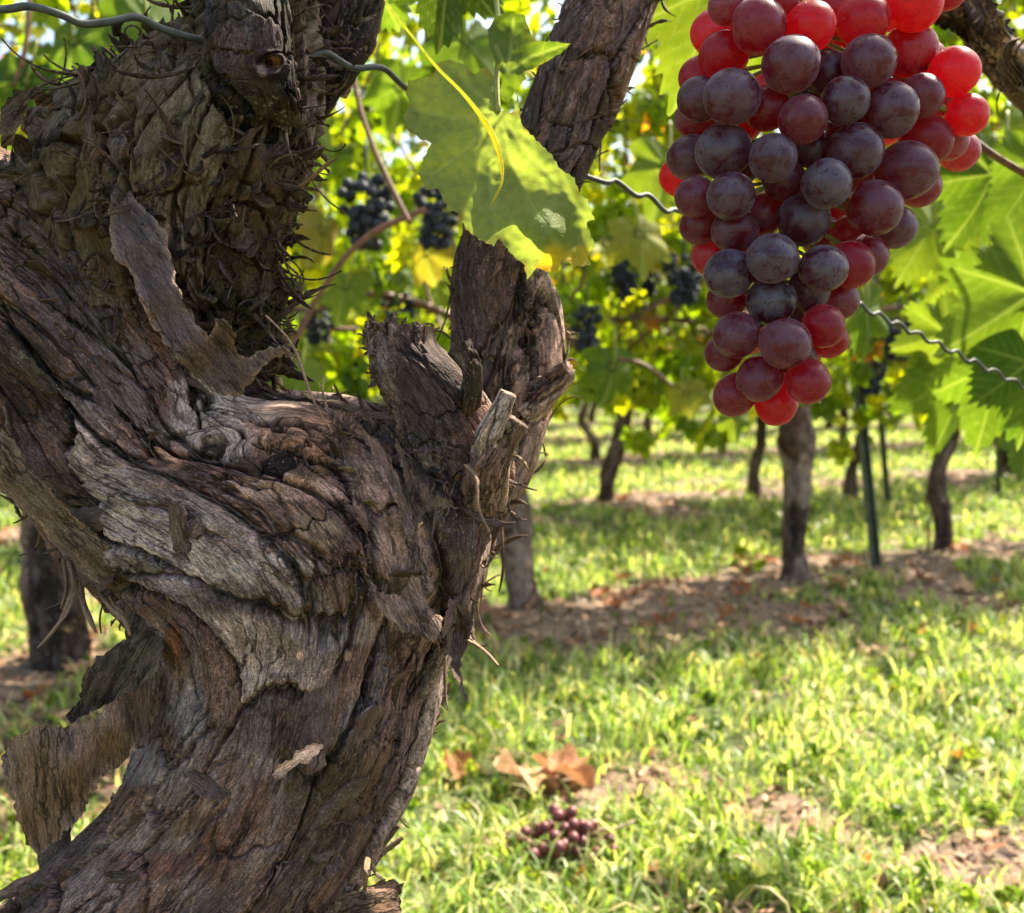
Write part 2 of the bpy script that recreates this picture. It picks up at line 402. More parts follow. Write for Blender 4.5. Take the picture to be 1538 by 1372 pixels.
# ------------------------------------------------------------------ bark tubes
PATCH = [  # pixel blobs on the old trunk, bark tones with light and shade zones painted in: x, y, rx, ry, rgb, weight
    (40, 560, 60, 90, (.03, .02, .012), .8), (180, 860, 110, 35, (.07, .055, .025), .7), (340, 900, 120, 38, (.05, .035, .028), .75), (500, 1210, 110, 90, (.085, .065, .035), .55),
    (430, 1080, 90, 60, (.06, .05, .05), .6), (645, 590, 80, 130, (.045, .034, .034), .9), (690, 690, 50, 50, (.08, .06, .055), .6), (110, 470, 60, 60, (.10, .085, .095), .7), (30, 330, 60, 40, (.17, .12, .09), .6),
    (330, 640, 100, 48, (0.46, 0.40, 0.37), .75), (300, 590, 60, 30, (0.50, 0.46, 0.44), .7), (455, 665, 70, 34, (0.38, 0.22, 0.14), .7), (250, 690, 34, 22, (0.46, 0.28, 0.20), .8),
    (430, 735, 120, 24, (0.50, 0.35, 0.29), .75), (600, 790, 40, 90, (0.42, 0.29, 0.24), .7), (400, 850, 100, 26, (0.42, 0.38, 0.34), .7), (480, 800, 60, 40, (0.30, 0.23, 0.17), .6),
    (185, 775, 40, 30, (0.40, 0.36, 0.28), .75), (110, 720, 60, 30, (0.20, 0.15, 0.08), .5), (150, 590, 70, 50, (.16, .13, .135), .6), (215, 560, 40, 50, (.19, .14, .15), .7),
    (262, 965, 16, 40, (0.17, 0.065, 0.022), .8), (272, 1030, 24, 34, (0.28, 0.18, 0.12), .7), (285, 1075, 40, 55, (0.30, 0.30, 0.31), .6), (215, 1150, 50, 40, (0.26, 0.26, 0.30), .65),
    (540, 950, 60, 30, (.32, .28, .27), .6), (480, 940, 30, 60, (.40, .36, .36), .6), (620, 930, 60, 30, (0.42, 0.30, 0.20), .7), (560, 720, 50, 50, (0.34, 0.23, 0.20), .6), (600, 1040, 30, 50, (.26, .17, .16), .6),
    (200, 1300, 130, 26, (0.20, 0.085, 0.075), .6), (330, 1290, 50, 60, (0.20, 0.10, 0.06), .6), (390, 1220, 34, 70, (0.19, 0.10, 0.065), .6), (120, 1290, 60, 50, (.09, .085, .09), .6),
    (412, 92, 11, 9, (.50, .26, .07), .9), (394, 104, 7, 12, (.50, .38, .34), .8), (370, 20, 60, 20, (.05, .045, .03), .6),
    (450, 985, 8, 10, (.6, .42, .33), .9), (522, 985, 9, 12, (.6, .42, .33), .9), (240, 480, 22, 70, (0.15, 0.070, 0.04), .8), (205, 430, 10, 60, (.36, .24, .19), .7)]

def tubecore(C, Hv, Dv, nu, nv, amp=1.0, seed=0.0, lump=1.0, knots=(), patches=False, sharp=1.0, cap=True, shag=0.3, pl=1.0):
    t, C, Hv, Dv = resample(C, nu, Hv, Dv)
    ph = np.linspace(0, 2 * math.pi, nv, endpoint=False)
    X = C[:, None] + np.cos(ph)[None, :, None] * Hv[:, None] + np.sin(ph)[None, :, None] * Dv[:, None]
    Rm = 0.5 * (np.linalg.norm(Hv, axis=1).mean() + np.linalg.norm(Dv, axis=1).mean())
    g = np.stack([np.tile(np.cos(ph) * Rm, (nu, 1)), np.tile(np.sin(ph) * Rm, (nu, 1)), np.repeat(t[:, None], nv, 1)], -1).reshape(-1, 3)
    g = g + seed * 3.7
    base = X.reshape(-1, 3)
    N0 = gnormals(X).reshape(-1, 3)
    if np.mean(np.sum(N0 * (X - C[:, None]).reshape(-1, 3), 1)) < 0: N0 = -N0
    disp0 = np.zeros(len(g)); gw = g.copy()
    for (kx, ky, kr, depth, tw) in knots:      # knots: push the grain round them
        px, py, dd = proj(base); front = (N0 @ Fv) < 0.1
        r2 = (((px - kx) / kr) ** 2 + ((py - ky) / (kr * 0.6)) ** 2); e = np.exp(-r2) * front
        ring = np.exp(-((np.sqrt(r2) - 1.1) / 0.45) ** 2) * front
        gw[:, 2] += e * tw; gw[:, 0] += e * 0.012 * np.sign(ky - py + 1e-3); gw[:, 1] += ring * 0.006
        disp0 += -depth * np.exp(-r2 * 2.2) * front + 0.45 * depth * ring
    q = g * np.array([1, 1, 0.45])
    w = np.stack([perlin(q * 22 + 3), perlin(q * 22 + 31), perlin(q * 16 + 77)], 1)
    w2 = np.stack([perlin(q * 90 + 3), perlin(q * 90 + 31), perlin(q * 60 + 77)], 1)
    gw = gw + w * np.array([0.005, 0.005, 0.012]) + w2 * np.array([0.0015, 0.0015, 0.006])
    lumps = 0.0062 * lump * fbm(q * 20 + 9, 3) + disp0
    w3 = np.stack([perlin(q * 420 + 3), perlin(q * 420 + 31), perlin(q * 300 + 7)], 1) * [0.0006, 0.0006, 0.0030]
    ge = gw + w3
    rid2 = 1 - np.abs(perlin(gw * [190, 190, 15] + 40)) * 2
    f1, f2, id1 = worley(ge * [24, 24, 8.5] * pl + 3); e1 = f2 - f1
    f1b, f2b, id2 = worley(ge * [62, 62, 22] * pl + 60); e2 = f2b - f1b
    c1 = 1 - sstep(0.0, 0.05, np.abs(perlin(ge * [40, 40, 7.5] + 11)))           # long splits along the grain
    c2 = (1 - sstep(0.0, 0.05, np.abs(perlin(ge * [24, 24, 40] + 91)))) * sstep(-.1, .2, perlin(q * 34 + 21))   # short cross checks
    c3 = 1 - sstep(0.0, 0.06, np.abs(perlin(ge * [130, 130, 24] + 71)))
    msk = sstep(-0.15, 0.25, perlin(q * 30 + 55)); mk3 = sstep(-.05, .25, perlin(q * 40 + 5))
    fine = perlin(gw * [420, 420, 110]) * 0.5 + perlin(gw * [900, 900, 300]) * 0.35
    slope = (perlin(ge * [30, 30, 8] + 31)) * .5
    crk = np.clip((1 - sstep(0.0, 0.045, e1)) + .8 * (1 - sstep(0.0, 0.055, e2)) * msk + c1 * sstep(-.2, .2, perlin(q * 18 + 66)) + .8 * c2 + .5 * c3 * mk3, 0, 1.3)
    h = (0.0006 * (rid2 - 0.5) * mk3 + 0.0052 * (id1 - 0.5) + 0.0022 * slope + 0.0024 * (id2 - 0.5) * msk + 0.0005 * fine - 0.0042 * crk)
    d = amp * h * sharp + lumps
    # taper the displacement where the tube narrows to a tip
    V = base + N0 * d[:, None]
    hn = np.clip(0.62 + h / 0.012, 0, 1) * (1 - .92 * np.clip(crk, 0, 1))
    px, py, dd = proj(V)
    pcv = np.zeros((len(V), 4))
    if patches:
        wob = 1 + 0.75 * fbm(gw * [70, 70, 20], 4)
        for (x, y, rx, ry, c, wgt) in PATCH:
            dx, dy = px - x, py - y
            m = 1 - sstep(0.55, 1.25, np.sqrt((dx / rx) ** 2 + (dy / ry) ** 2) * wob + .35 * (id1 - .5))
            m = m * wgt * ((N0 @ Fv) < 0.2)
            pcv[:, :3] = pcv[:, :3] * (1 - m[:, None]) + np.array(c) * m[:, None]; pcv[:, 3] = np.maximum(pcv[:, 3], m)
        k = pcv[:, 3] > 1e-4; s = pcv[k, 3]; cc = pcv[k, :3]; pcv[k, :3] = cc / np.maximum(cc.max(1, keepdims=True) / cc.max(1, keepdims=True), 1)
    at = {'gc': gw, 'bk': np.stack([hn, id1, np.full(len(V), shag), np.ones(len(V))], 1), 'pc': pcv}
    Q = gridfaces(nu, nv); T = None
    if cap:
        n = len(V); V = np.concatenate([V, V[:nv].mean(0)[None], V[(nu - 1) * nv:nu * nv].mean(0)[None]])
        b = np.arange(nv); b2 = (b + 1) % nv
        T = np.concatenate([np.stack([b2, b, b * 0 + n], 1), np.stack([(nu - 1) * nv + b, (nu - 1) * nv + b2, b * 0 + n + 1], 1)])
        at = {k: np.concatenate([a, a[:1], a[-1:]]) for k, a in at.items()}
        T = T[:, ::-1]
    Nn = gnormals(V[:nu * nv].reshape(nu, nv, 3)).reshape(-1, 3)
    if np.mean(np.sum(Nn * N0, 1)) < 0: Nn = -Nn
    Tn = np.repeat(nrm(np.gradient(C, axis=0)), nv, 0)
    return (V, Q[:, ::-1], T, at), (V[:nu * nv], Nn, Tn)

def tube_px(st, nu, nv, ratio=0.9, **kw):
    """stations (Lx,Ly,Rx,Ry,depth)"""
    K = catmull(np.array(st, float), 240)
    L = P(K[:, 0], K[:, 1], K[:, 4]); R = P(K[:, 2], K[:, 3], K[:, 4])
    C = (L + R) / 2; H = (R - L) / 2
    D = Fv[None] * np.linalg.norm(H, axis=1)[:, None] * ratio
    return tubecore(C, H, D, nu, nv, **kw)

def strips(Pn, Nn, Tn, n, ln, wd, curl, lift, tw, seed, ns=12, thick=0.00035, spread=0.6, pale=0.3, cupf=.45, blunt=False):
    """loose shreds of bark growing off sampled surface points; one closed thin ribbon each"""
    r = np.random.default_rng(seed); k = r.integers(0, len(Pn), n)
    p = Pn[k]; N = Nn[k]; T = Tn[k] * np.where(r.random(n) < 0.5, 1, -1)[:, None]
    B = nrm(np.cross(T, N)); a = r.normal(0, spread, n)[:, None]
    T = nrm(np.cos(a) * T + np.sin(a) * B); T = nrm(T - np.sum(T * N, 1, keepdims=True) * N); B = nrm(np.cross(T, N))
    L = ln[0] + (ln[1] - ln[0]) * r.random(n) ** 1.7; Wd = wd[0] + (wd[1] - wd[0]) * r.random(n) ** 2
    cu = r.normal(curl[0], curl[1], n); li = lift[0] + (lift[1] - lift[0]) * r.random(n) ** 1.5; twi = r.normal(0, tw, n)
    side = r.normal(0, 0.9, n)
    s = np.linspace(0, 1, ns)
    th = li[:, None] + cu[:, None] * s[None] ** 1.4; sd = side[:, None] * s[None] ** 1.5
    d = np.cos(th)[..., None] * (np.cos(sd)[..., None] * T[:, None] + np.sin(sd)[..., None] * B[:, None]) + np.sin(th)[..., None] * N[:, None]
    C = p[:, None] - N[:, None] * 0.0012 - T[:, None] * (L * 0.15)[:, None, None] + np.cumsum(d * (L / ns)[:, None, None], 1)
    tg = nrm(d); up = nrm(N[:, None] - np.sum(N[:, None] * tg, -1, keepdims=True) * tg); sdv = np.cross(tg, up)
    an = (twi[:, None] * s[None])[..., None]
    b2 = np.cos(an) * sdv + np.sin(an) * up; u2 = -np.sin(an) * sdv + np.cos(an) * up
    prof = np.clip(np.minimum((s + 0.03) * 7, (1.03 - s) * 2.6), 0, 1)[None] * (0.75 + 0.5 * r.random((n, ns)))
    if blunt: prof = np.clip(np.minimum((s + .02) * 9, (1.01 - s) * 10), 0.04, 1)[None] * (0.7 + 0.45 * r.random((n, ns)))
    w = (Wd[:, None] * prof * 0.5)[..., None]; cup = w * cupf; tk = thick
    ring = [C - b2 * w + u2 * cup, C + u2 * tk, C + b2 * w + u2 * cup, C + b2 * w + u2 * (cup - tk), C - u2 * tk, C - b2 * w + u2 * (cup - tk)]
    V = np.stack(ring, 2).reshape(-1, 3)
    Q1 = gridfaces(ns, 6); Q = (Q1[None] + (np.arange(n) * ns * 6)[:, None, None]).reshape(-1, 4)
    cx = np.tile(np.array([-1, 0, 1, 1, 0, -1.0]), n * ns) * 0.5 * np.repeat(Wd, ns * 6)
    gc = np.stack([cx + np.repeat(r.random(n) * 3, ns * 6), np.repeat(r.random(n) * 3, ns * 6), np.tile(np.repeat(s, 6), n) * np.repeat(L, ns * 6)], 1)
    idv = np.repeat(r.random(n) * .5, ns * 6)
    col = np.array([[0.22, 0.16, 0.115], [0.13, 0.10, 0.09], [0.17, 0.145, 0.06], [0.07, 0.05, 0.04]])[r.integers(0, 4, n)]
    al = pale * np.where(r.random(n) < 0.6, 1, 0.2)
    pc = np.concatenate([np.repeat(col, ns * 6, 0), np.repeat(al, ns * 6)[:, None]], 1)
    at = {'gc': gc, 'bk': np.stack([0.6 + 0 * idv, idv, 0.3 + 0 * idv, .12 + 0 * idv], 1), 'pc': pc}
    return V, Q, None, at

def sel(surf, fn):
    V, N, T = surf; px, py, d = proj(V); m = fn(px, py, N @ Fv, N); return V[m], N[m], T[m]

def flap(outline, depthfn, grain, step=6.0, thick=0.0010, seed=1, col=None, wave=0.003, alpha=0.5):
    alpha = alpha * .6
    """peeling sheet of bark traced in pixels, with its own depth field and thickness"""
    o = np.array(outline, float)
    # ragged rim
    r = np.random.default_rng(seed); pts = []
    for i in range(len(o)):
        a, b = o[i], o[(i + 1) % len(o)]; m = max(1, int(np.linalg.norm(b - a) / 5))
        for j in range(m):
            q = a + (b - a) * (j + r.uniform(-.35, .35) * (j > 0)) / m; nrmv = np.array([b[1] - a[1], a[0] - b[0]]) / (np.linalg.norm(b - a) + 1e-6)
            pts.append(q + nrmv * (r.normal(0, 1.5) + 4.0 * float(perlin(np.array([[q[0] / 17, q[1] / 17, seed * 1.3]]))[0])))
    n0 = len(pts); o2 = np.array(pts)
    def inside(q):
        x, y = q[:, 0], q[:, 1]; c = np.zeros(len(q), bool); j = n0 - 1
        for i in range(n0):
            xi, yi = o2[i]; xj, yj = o2[j]
            k = ((yi > y) != (yj > y)) & (x < (xj - xi) * (y - yi) / (yj - yi + 1e-9) + xi); c ^= k; j = i
        return c
    gxx, gyy = np.meshgrid(np.arange(o2[:, 0].min(), o2[:, 0].max(), step), np.arange(o2[:, 1].min(), o2[:, 1].max(), step))
    g = np.stack([gxx.ravel(), gyy.ravel()], 1) + r.normal(0, step * 0.12, (gxx.size, 2)); g = g[inside(g)]
    # keep grid points off the rim
    dmin = np.min(np.linalg.norm(g[:, None] - o2[None], axis=2), 1) if len(g) else np.array([])
    g = g[dmin > step * 0.45]
    allp = np.concatenate([o2, g])
    vs, _, fs, _, _, _ = delaunay_2d_cdt([Vector(q) for q in allp], [], [list(range(n0))], 1, 1e-4)
    q = np.array([[v.x, v.y] for v in vs]); T = np.array([f for f in fs if len(f) == 3])
    edge = np.min(np.linalg.norm(q[:, None] - o2[None], axis=2), 1)
    d = depthfn(q[:, 0], q[:, 1]); ga = math.radians(grain); al = q @ np.array([math.cos(ga), math.sin(ga)]); ac = q @ np.array([-math.sin(ga), math.cos(ga)])
    q3 = np.stack([ac / 75 + seed, al / 160, q[:, 0] * 0], 1)
    d = d + wave * fbm(q3, 3) * 2.2 + 0.0009 * perlin(q3 * [6, 6, 1]) + 0.0005 * perlin(q3 * [14, 9, 1])
    Vf = P(q[:, 0], q[:, 1], d); Vb = P(q[:, 0], q[:, 1], d + thick * np.clip(edge / 6, 0.25, 1))
    n = len(q)
    E0 = np.sort(np.concatenate([T[:, [0, 1]], T[:, [1, 2]], T[:, [2, 0]]]), 1)
    u, cnt = np.unique(E0, axis=0, return_counts=True); bd = u[cnt == 1]
    V = np.concatenate([Vf, Vb]); Tt = np.concatenate([T, T[:, ::-1] + n]); Q = np.stack([bd[:, 0], bd[:, 1], bd[:, 1] + n, bd[:, 0] + n], 1)
    gc = np.stack([ac * 0.0003, ac * 0.0, al * 0.0003], 1) + seed * 0.77; gc = np.concatenate([gc, gc])
    idv = np.full(2 * n, r.random() * .5); c = np.array(col or (0.15, 0.115, 0.095))
    rim = np.exp(-edge / 5); rim = np.concatenate([rim, rim])
    cc = c[None] * .8 * (1 - 0.6 * rim[:, None]) + np.array([0.30, 0.23, 0.16]) * 0.6 * rim[:, None]
    at = {'gc': gc, 'bk': np.stack([0.62 + 0 * idv, idv, 0.2 + 0 * idv, .12 + 0 * idv], 1), 'pc': np.concatenate([cc, np.full((2 * n, 1), alpha)], 1)}
    return V, Q, Tt, at

def lin(pts):
    """depth field: inverse-distance blend of (x,y,depth) samples"""
    p = np.array(pts, float)
    def f(x, y):
        w = 1 / ((x[:, None] - p[:, 0]) ** 2 + (y[:, None] - p[:, 1]) ** 2 + 60) ** 1.3
        return (w * p[:, 2]).sum(1) / w.sum(1)
    return f

# ------------------------------------------------------------------ the old vine in front
vine = empty('grapevine', P(200, 1372, 0.41) * np.array([1, 1, 0]))
tag(vine, 'thick gnarled old vine with peeling grey and brown bark filling the left foreground', 'grapevine')

stA = [(-130, 1520, 380, 1520, .425), (-60, 1430, 440, 1450, .42), (20, 1345, 500, 1380, .415), (100, 1268, 558, 1295, .41), (165, 1195, 610, 1210, .408), (212, 1115, 648, 1120, .406),
       (238, 1045, 672, 1020, .405), (246, 988, 696, 925, .405), (225, 950, 722, 835, .405), (190, 915, 712, 745, .405), (150, 878, 640, 655, .405), (108, 835, 520, 600, .405),
       (68, 792, 400, 570, .405), (28, 748, 300, 470, .405), (-22, 700, 205, 350, .405), (-90, 650, 120, 275, .405), (-200, 600, 0, 215, .41), (-330, 560, -130, 180, .42)]
KN = [(415, 690, 46, .012, .006), (330, 640, 70, -.003, -.005)]
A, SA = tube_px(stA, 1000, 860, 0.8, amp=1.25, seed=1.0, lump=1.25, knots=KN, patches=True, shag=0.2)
trunk = mk('trunk', *A[:3], BARK, A[3], vine)

stH = [(130, 640, 400, 560, .405), (90, 500, 425, 500, .402), (70, 400, 420, 440, .40), (70, 300, 425, 380, .398), (72, 235, 450, 320, .396), (112, 170, 464, 245, .396), (160, 125, 468, 170, .398), (215, 85, 464, 100, .40),
       (275, 25, 456, 40, .405), (275, -60, 450, -50, .41), (285, -110, 430, -110, .41)]
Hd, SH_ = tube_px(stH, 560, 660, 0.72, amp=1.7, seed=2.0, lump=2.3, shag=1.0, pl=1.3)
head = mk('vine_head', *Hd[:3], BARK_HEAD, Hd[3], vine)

stR = [(640, 1010, 690, 980, .435), (660, 930, 722, 900, .435), (672, 850, 745, 820, .436), (675, 760, 790, 720, .44), (668, 660, 815, 640, .442), (668, 560, 838, 560, .444), (672, 480, 835, 470, .446), (684, 380, 830, 370, .447),
       (735, 270, 885, 270, .446), (780, 180, 912, 200, .446), (800, 100, 950, 110, .447), (830, 20, 985, 20, .45), (870, -60, 1020, -60, .455), (900, -160, 1060, -160, .46), (960, -330, 1110, -340, .47), (1040, -560, 1170, -580, .48)]
Rt, SR = tube_px(stR, 760, 360, 0.9, amp=1.15, seed=3.0, lump=0.9, shag=0.1, pl=0.9)
arm = mk('arm', *Rt[:3], BARK, Rt[3], vine)

stB = [(520, 1080, 640, 1060, .385), (545, 980, 690, 960, .378), (540, 880, 715, 880, .374), (525, 790, 728, 800, .372), (500, 720, 728, 730, .374), (480, 660, 700, 680, .380), (480, 610, 640, 640, .392)]
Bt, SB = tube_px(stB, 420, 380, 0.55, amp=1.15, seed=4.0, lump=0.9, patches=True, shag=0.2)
mk('burl', *Bt[:3], BARK, Bt[3], vine)

stC = [(640, 800, 760, 770, .385), (618, 730, 775, 715, .380), (600, 670, 760, 650, .376), (580, 610, 728, 590, .372), (556, 560, 690, 545, .370), (548, 520, 655, 515, .370), (545, 492, 650, 492, .370)]
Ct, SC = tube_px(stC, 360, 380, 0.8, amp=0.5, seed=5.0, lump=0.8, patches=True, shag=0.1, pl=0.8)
stub = mk('pruned_stub', *Ct[:3], BARK, Ct[3], vine)

stD = [(330, 330, 440, 330, .412), (305, 270, 455, 275, .402), (288, 215, 466, 230, .388), (285, 170, 468, 185, .374), (290, 120, 462, 150, .366), (298, 60, 458, 90, .362), (300, 10, 450, 20, .362), (305, -12, 440, -10, .366)]
Dt, SD = tube_px(stD, 300, 320, 0.62, amp=1.0, seed=6.0, lump=0.8, shag=0.2, knots=[(406, 96, 24, .005, .01)], patches=True)
mk('pruned_stub', *Dt[:3], BARK_HEAD, Dt[3], vine)

stE = [(380, 150, 480, 190, .43), (425, 60, 520, 130, .43), (440, 0, 560, 60, .432), (450, -60, 580, -20, .436), (470, -150, 620, -110, .44), (520, -330, 680, -300, .45), (600, -560, 740, -540, .47)]
Et, SE = tube_px(stE, 220, 220, 0.9, amp=1.2, seed=7.0, lump=0.8, shag=0.1)
mk('arm', *Et[:3], BARK, Et[3], vine)

def prong(pts, rad, seed):
    K = P(*np.array([(a, b, c) for a, b, c in pts]).T); R = np.array(rad)
    C = catmull(K, 60); Rr = catmull(np.stack([R] * 3, 1), 60)[:, :1]
    Tn = nrm(np.gradient(C, axis=0)); Av = nrm(np.cross(Tn, Fv)); Bv = np.cross(Tn, Av)
    return tubecore(C, Av * Rr, Bv * Rr, 90, 70, amp=0.45, seed=seed, lump=0.35, shag=0.1)
for pts, rad, sd in (([(700, 640, .372), (705, 600, .362), (708, 555, .358), (690, 522, .358)], [.005, .0048, .005, .0062], 8),
                     ([(735, 700, .365), (735, 660, .352), (748, 625, .348), (762, 590, .346)], [.006, .0045, .0034, .0026], 9),
                     ([(725, 745, .37), (735, 700, .356), (755, 665, .352), (778, 632, .35)], [.009, .007, .0045, .0035], 10),
                     ([(790, 610, .43), (815, 592, .425), (835, 575, .42), (856, 556, .415)], [.008, .006, .005, .0038], 11),
                     ([(440, 690, .36), (430, 700, .362), (410, 705, .364), (395, 712, .37)], [.004, .005, .004, .002], 12)):
    D_, _ = prong(pts, rad, sd); mk('dead_spur', *D_[:3], BARK, D_[3], vine)

# peeling sheets
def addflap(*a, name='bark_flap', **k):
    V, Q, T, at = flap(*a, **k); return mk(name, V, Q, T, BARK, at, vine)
addflap([(2, 1135), (12, 1108), (40, 1100), (55, 1088), (110, 1092), (140, 1078), (175, 1050), (215, 1005), (250, 1015), (240, 1075), (210, 1112), (182, 1150), (150, 1165), (132, 1212), (105, 1245), (75, 1268), (60, 1290), (40, 1268), (22, 1225), (15, 1190)],
        lin([(0, 1120, .368), (30, 1190, .362), (60, 1110, .350), (60, 1280, .380), (110, 1140, .344), (110, 1230, .372), (160, 1090, .350), (235, 1020, .376), (230, 1080, .378), (170, 1150, .374)]), 86, seed=2, col=(.20, .145, .105), wave=.0012, alpha=1.3)
addflap([(238, 905), (248, 950), (240, 1000), (212, 1030), (180, 1050), (150, 1062), (105, 1088), (98, 1075), (118, 1050), (130, 1010), (150, 985), (190, 960), (185, 920), (205, 900)],
        lin([(240, 930, .365), (110, 1080, .372), (150, 1020, .36), (210, 1000, .355)]), 120, seed=3, col=(.12, .11, .085), wave=.003, alpha=.6)
addflap([(163, 330), (168, 380), (195, 410), (210, 450), (228, 490), (265, 540), (300, 572), (330, 592), (352, 598), (372, 582), (395, 548), (425, 533), (445, 548), (430, 520), (400, 520), (375, 540), (355, 530), (352, 500), (340, 480), (322, 478), (315, 505), (300, 492), (272, 440), (262, 420), (250, 350), (225, 320), (205, 300), (180, 262), (168, 290)],
        lin([(165, 330, .356), (195, 410, .353), (228, 490, .352), (300, 572, .350), (352, 598, .346), (180, 262, .362), (250, 350, .342), (272, 440, .336), (310, 500, .332), (330, 480, .326), (345, 540, .340), (395, 550, .338), (430, 520, .330)]), 54, seed=4, col=(.10, .08, .088), wave=.0022, alpha=1.35)
addflap([(410, 1165), (418, 1150), (440, 1140), (445, 1128), (470, 1115), (487, 1118), (480, 1135), (462, 1146), (440, 1152), (428, 1168), (415, 1172)], lin([(410, 1165, .350), (445, 1135, .346), (487, 1118, .350)]), 150, seed=15, col=(.85, .62, .50), wave=.001, alpha=1.5, step=4.0)  # pale colour stands in for sun catching these small flecks
addflap([(545, 850), (560, 905), (600, 945), (655, 966), (662, 930), (640, 900), (655, 870), (620, 865), (600, 895), (570, 890)],
        lin([(545, 850, .35), (600, 940, .342), (655, 966, .338), (655, 870, .345)]), 60, seed=5, col=(.25, .18, .125), wave=.002, alpha=.7)
addflap([(668, 845), (700, 820), (735, 770), (742, 790), (720, 850), (700, 905), (712, 870), (690, 930), (664, 960), (672, 900)],
        lin([(668, 845, .37), (735, 770, .375), (664, 960, .36)]), 110, seed=6, col=(.12, .08, .06), wave=.002, alpha=.6)
addflap([(690, 905), (706, 920), (712, 910), (706, 960), (690, 1000), (704, 1058), (680, 1010), (668, 960)],
        lin([(690, 905, .36), (704, 1058, .352), (668, 960, .366)]), 90, seed=7, col=(.06, .045, .035), wave=.003, alpha=.7)
addflap([(0, 215), (0, 160), (20, 138), (48, 128), (75, 142), (85, 165), (62, 162), (45, 150), (40, 175), (22, 205), (10, 232)],
        lin([(0, 200, .34), (50, 130, .335), (85, 165, .35), (10, 230, .35)]), 140, seed=8, col=(.05, .04, .02), wave=.004, alpha=.7)
addflap([(0, 640), (40, 690), (95, 760), (140, 800), (230, 880), (246, 905), (225, 912), (150, 880), (110, 850), (60, 790), (0, 735)],
        lin([(0, 690, .352), (246, 905, .368), (110, 810, .356), (60, 740, .354)]), 43, seed=9, col=(.10, .08, .04), wave=.003, alpha=1.2)
addflap([(470, 1372), (505, 1345), (545, 1335), (560, 1328), (590, 1320), (608, 1326), (600, 1345), (604, 1372), (560, 1395), (480, 1400)],
        lin([(470, 1372, .40), (608, 1326, .40), (560, 1390, .39)]), -18, seed=10, col=(.16, .11, .065), wave=.004, alpha=.6)
addflap([(268, 1150), (300, 1160), (352, 1188), (330, 1205), (290, 1190)], lin([(300, 1170, .338), (352, 1188, .336)]), 30, seed=12, col=(.13, .12, .125), alpha=.5)
addflap([(540, 640), (575, 668), (600, 720), (622, 790), (628, 850), (612, 830), (600, 760), (575, 700), (548, 668)], lin([(540, 640, .357), (628, 850, .338), (590, 730, .343)]), 66, seed=13, col=(.24, .17, .14), alpha=.6)
addflap([(590, 650), (612, 690), (640, 735), (690, 765), (650, 760), (625, 800), (640, 860), (625, 850), (610, 790), (605, 720)], lin([(590, 650, .352), (690, 765, .344), (640, 860, .336)]), 75, seed=14, col=(.19, .14, .10), alpha=.6)
for i, (pts, rad) in enumerate([
        ([(105, 845, .37), (112, 880, .365), (98, 920, .362), (78, 950, .36), (56, 974, .358)], .0013),
        ([(120, 850, .37), (124, 900, .366), (135, 930, .362), (144, 950, .36)], .0014),
        ([(95, 840, .375), (100, 880, .37), (92, 915, .368)], .0012),
        ([(140, 870, .37), (160, 905, .36), (185, 930, .355), (195, 955, .352)], .0012),
        ([(702, 962, .365), (720, 972, .36), (735, 985, .356), (749, 1000, .352)], .0011),
        ([(450, 280, .37), (468, 268, .365), (487, 250, .36), (507, 238, .355)], .0008),
        ([(400, 475, .36), (440, 520, .35), (470, 600, .342), (500, 650, .342)], .0008),
        ([(700, 700, .345), (716, 720, .338), (718, 760, .336), (735, 800, .336)], .0011),
        ([(545, 1320, .385), (552, 1290, .38), (550, 1310, .37), (548, 1340, .38)], .0012)]):
    V, Q, T, at = pipe(P(*np.array(pts).T), [rad * 1.1, rad] + [rad] * (len(pts) - 3) + [rad * .5], 8, 40, 0.5)
    at['bk'] = np.tile([.6, .5, .3, 1], (len(V), 1)); at['pc'] = np.tile([.17, .12, .07, .6], (len(V), 1))
    mk('bark_shred', V, Q, T, BARK, at, vine)

def single_strips(args, mat, parent, name='bark_strip', **k):
    V, Q, T, at = strips(*args, **k); ns = k.get('ns', 12); m = ns * 6; n = len(V) // m; q = gridfaces(ns, 6)
    for i in range(n):
        mk(name, V[i * m:(i + 1) * m], q, None, mat, {a: b[i * m:(i + 1) * m] for a, b in at.items()}, parent)
# small loose shreds: one part per limb
F_ = lambda lo, hi: (lambda px, py, nf, N: (nf < hi) & (nf > lo))
single_strips((*sel(SA, lambda px, py, nf, N: (nf < -.1) & (py > 250)), 80, (.014, .045), (.005, .015), (.05, .14), (.0, .05), .10, 15), BARK, trunk, spread=.10, pale=.06, cupf=.06, thick=.0007, ns=16, blunt=True)
shA = cat([strips(*sel(SA, lambda px, py, nf, N: (nf < 0.1) & (py > 250)), 110, (.004, .018), (.0008, .0034), (.25, .5), (.02, .22), .4, 11, spread=.2, pale=.25),
           strips(*sel(SA, lambda px, py, nf, N: (np.abs(nf) < .28) & (px > 380) & (py > 500)), 120, (.004, .012), (.0008, .003), (.5, .9), (.1, .9), .8, 12, spread=.35),
           strips(*sel(SA, lambda px, py, nf, N: (np.abs(nf) < .3) & (px < 280) & (py > 640) & (py < 960)), 80, (.005, .026), (.0008, .003), (.6, 1.1), (.2, 1.2), .8, 13, spread=.4)])
tag(mk('loose_bark', *shA[:3], BARK, shA[3], trunk), kind='stuff')
single_strips((*sel(SH_, lambda px, py, nf, N: (nf < -.1) & (py > 150)), 50, (.014, .036), (.004, .009), (1.2, 1.6), (.0, .45), 1.0, 24), BARK_HEAD, head, name='curled_bark', ns=18, spread=.6, pale=.4, cupf=.25, thick=.0004)
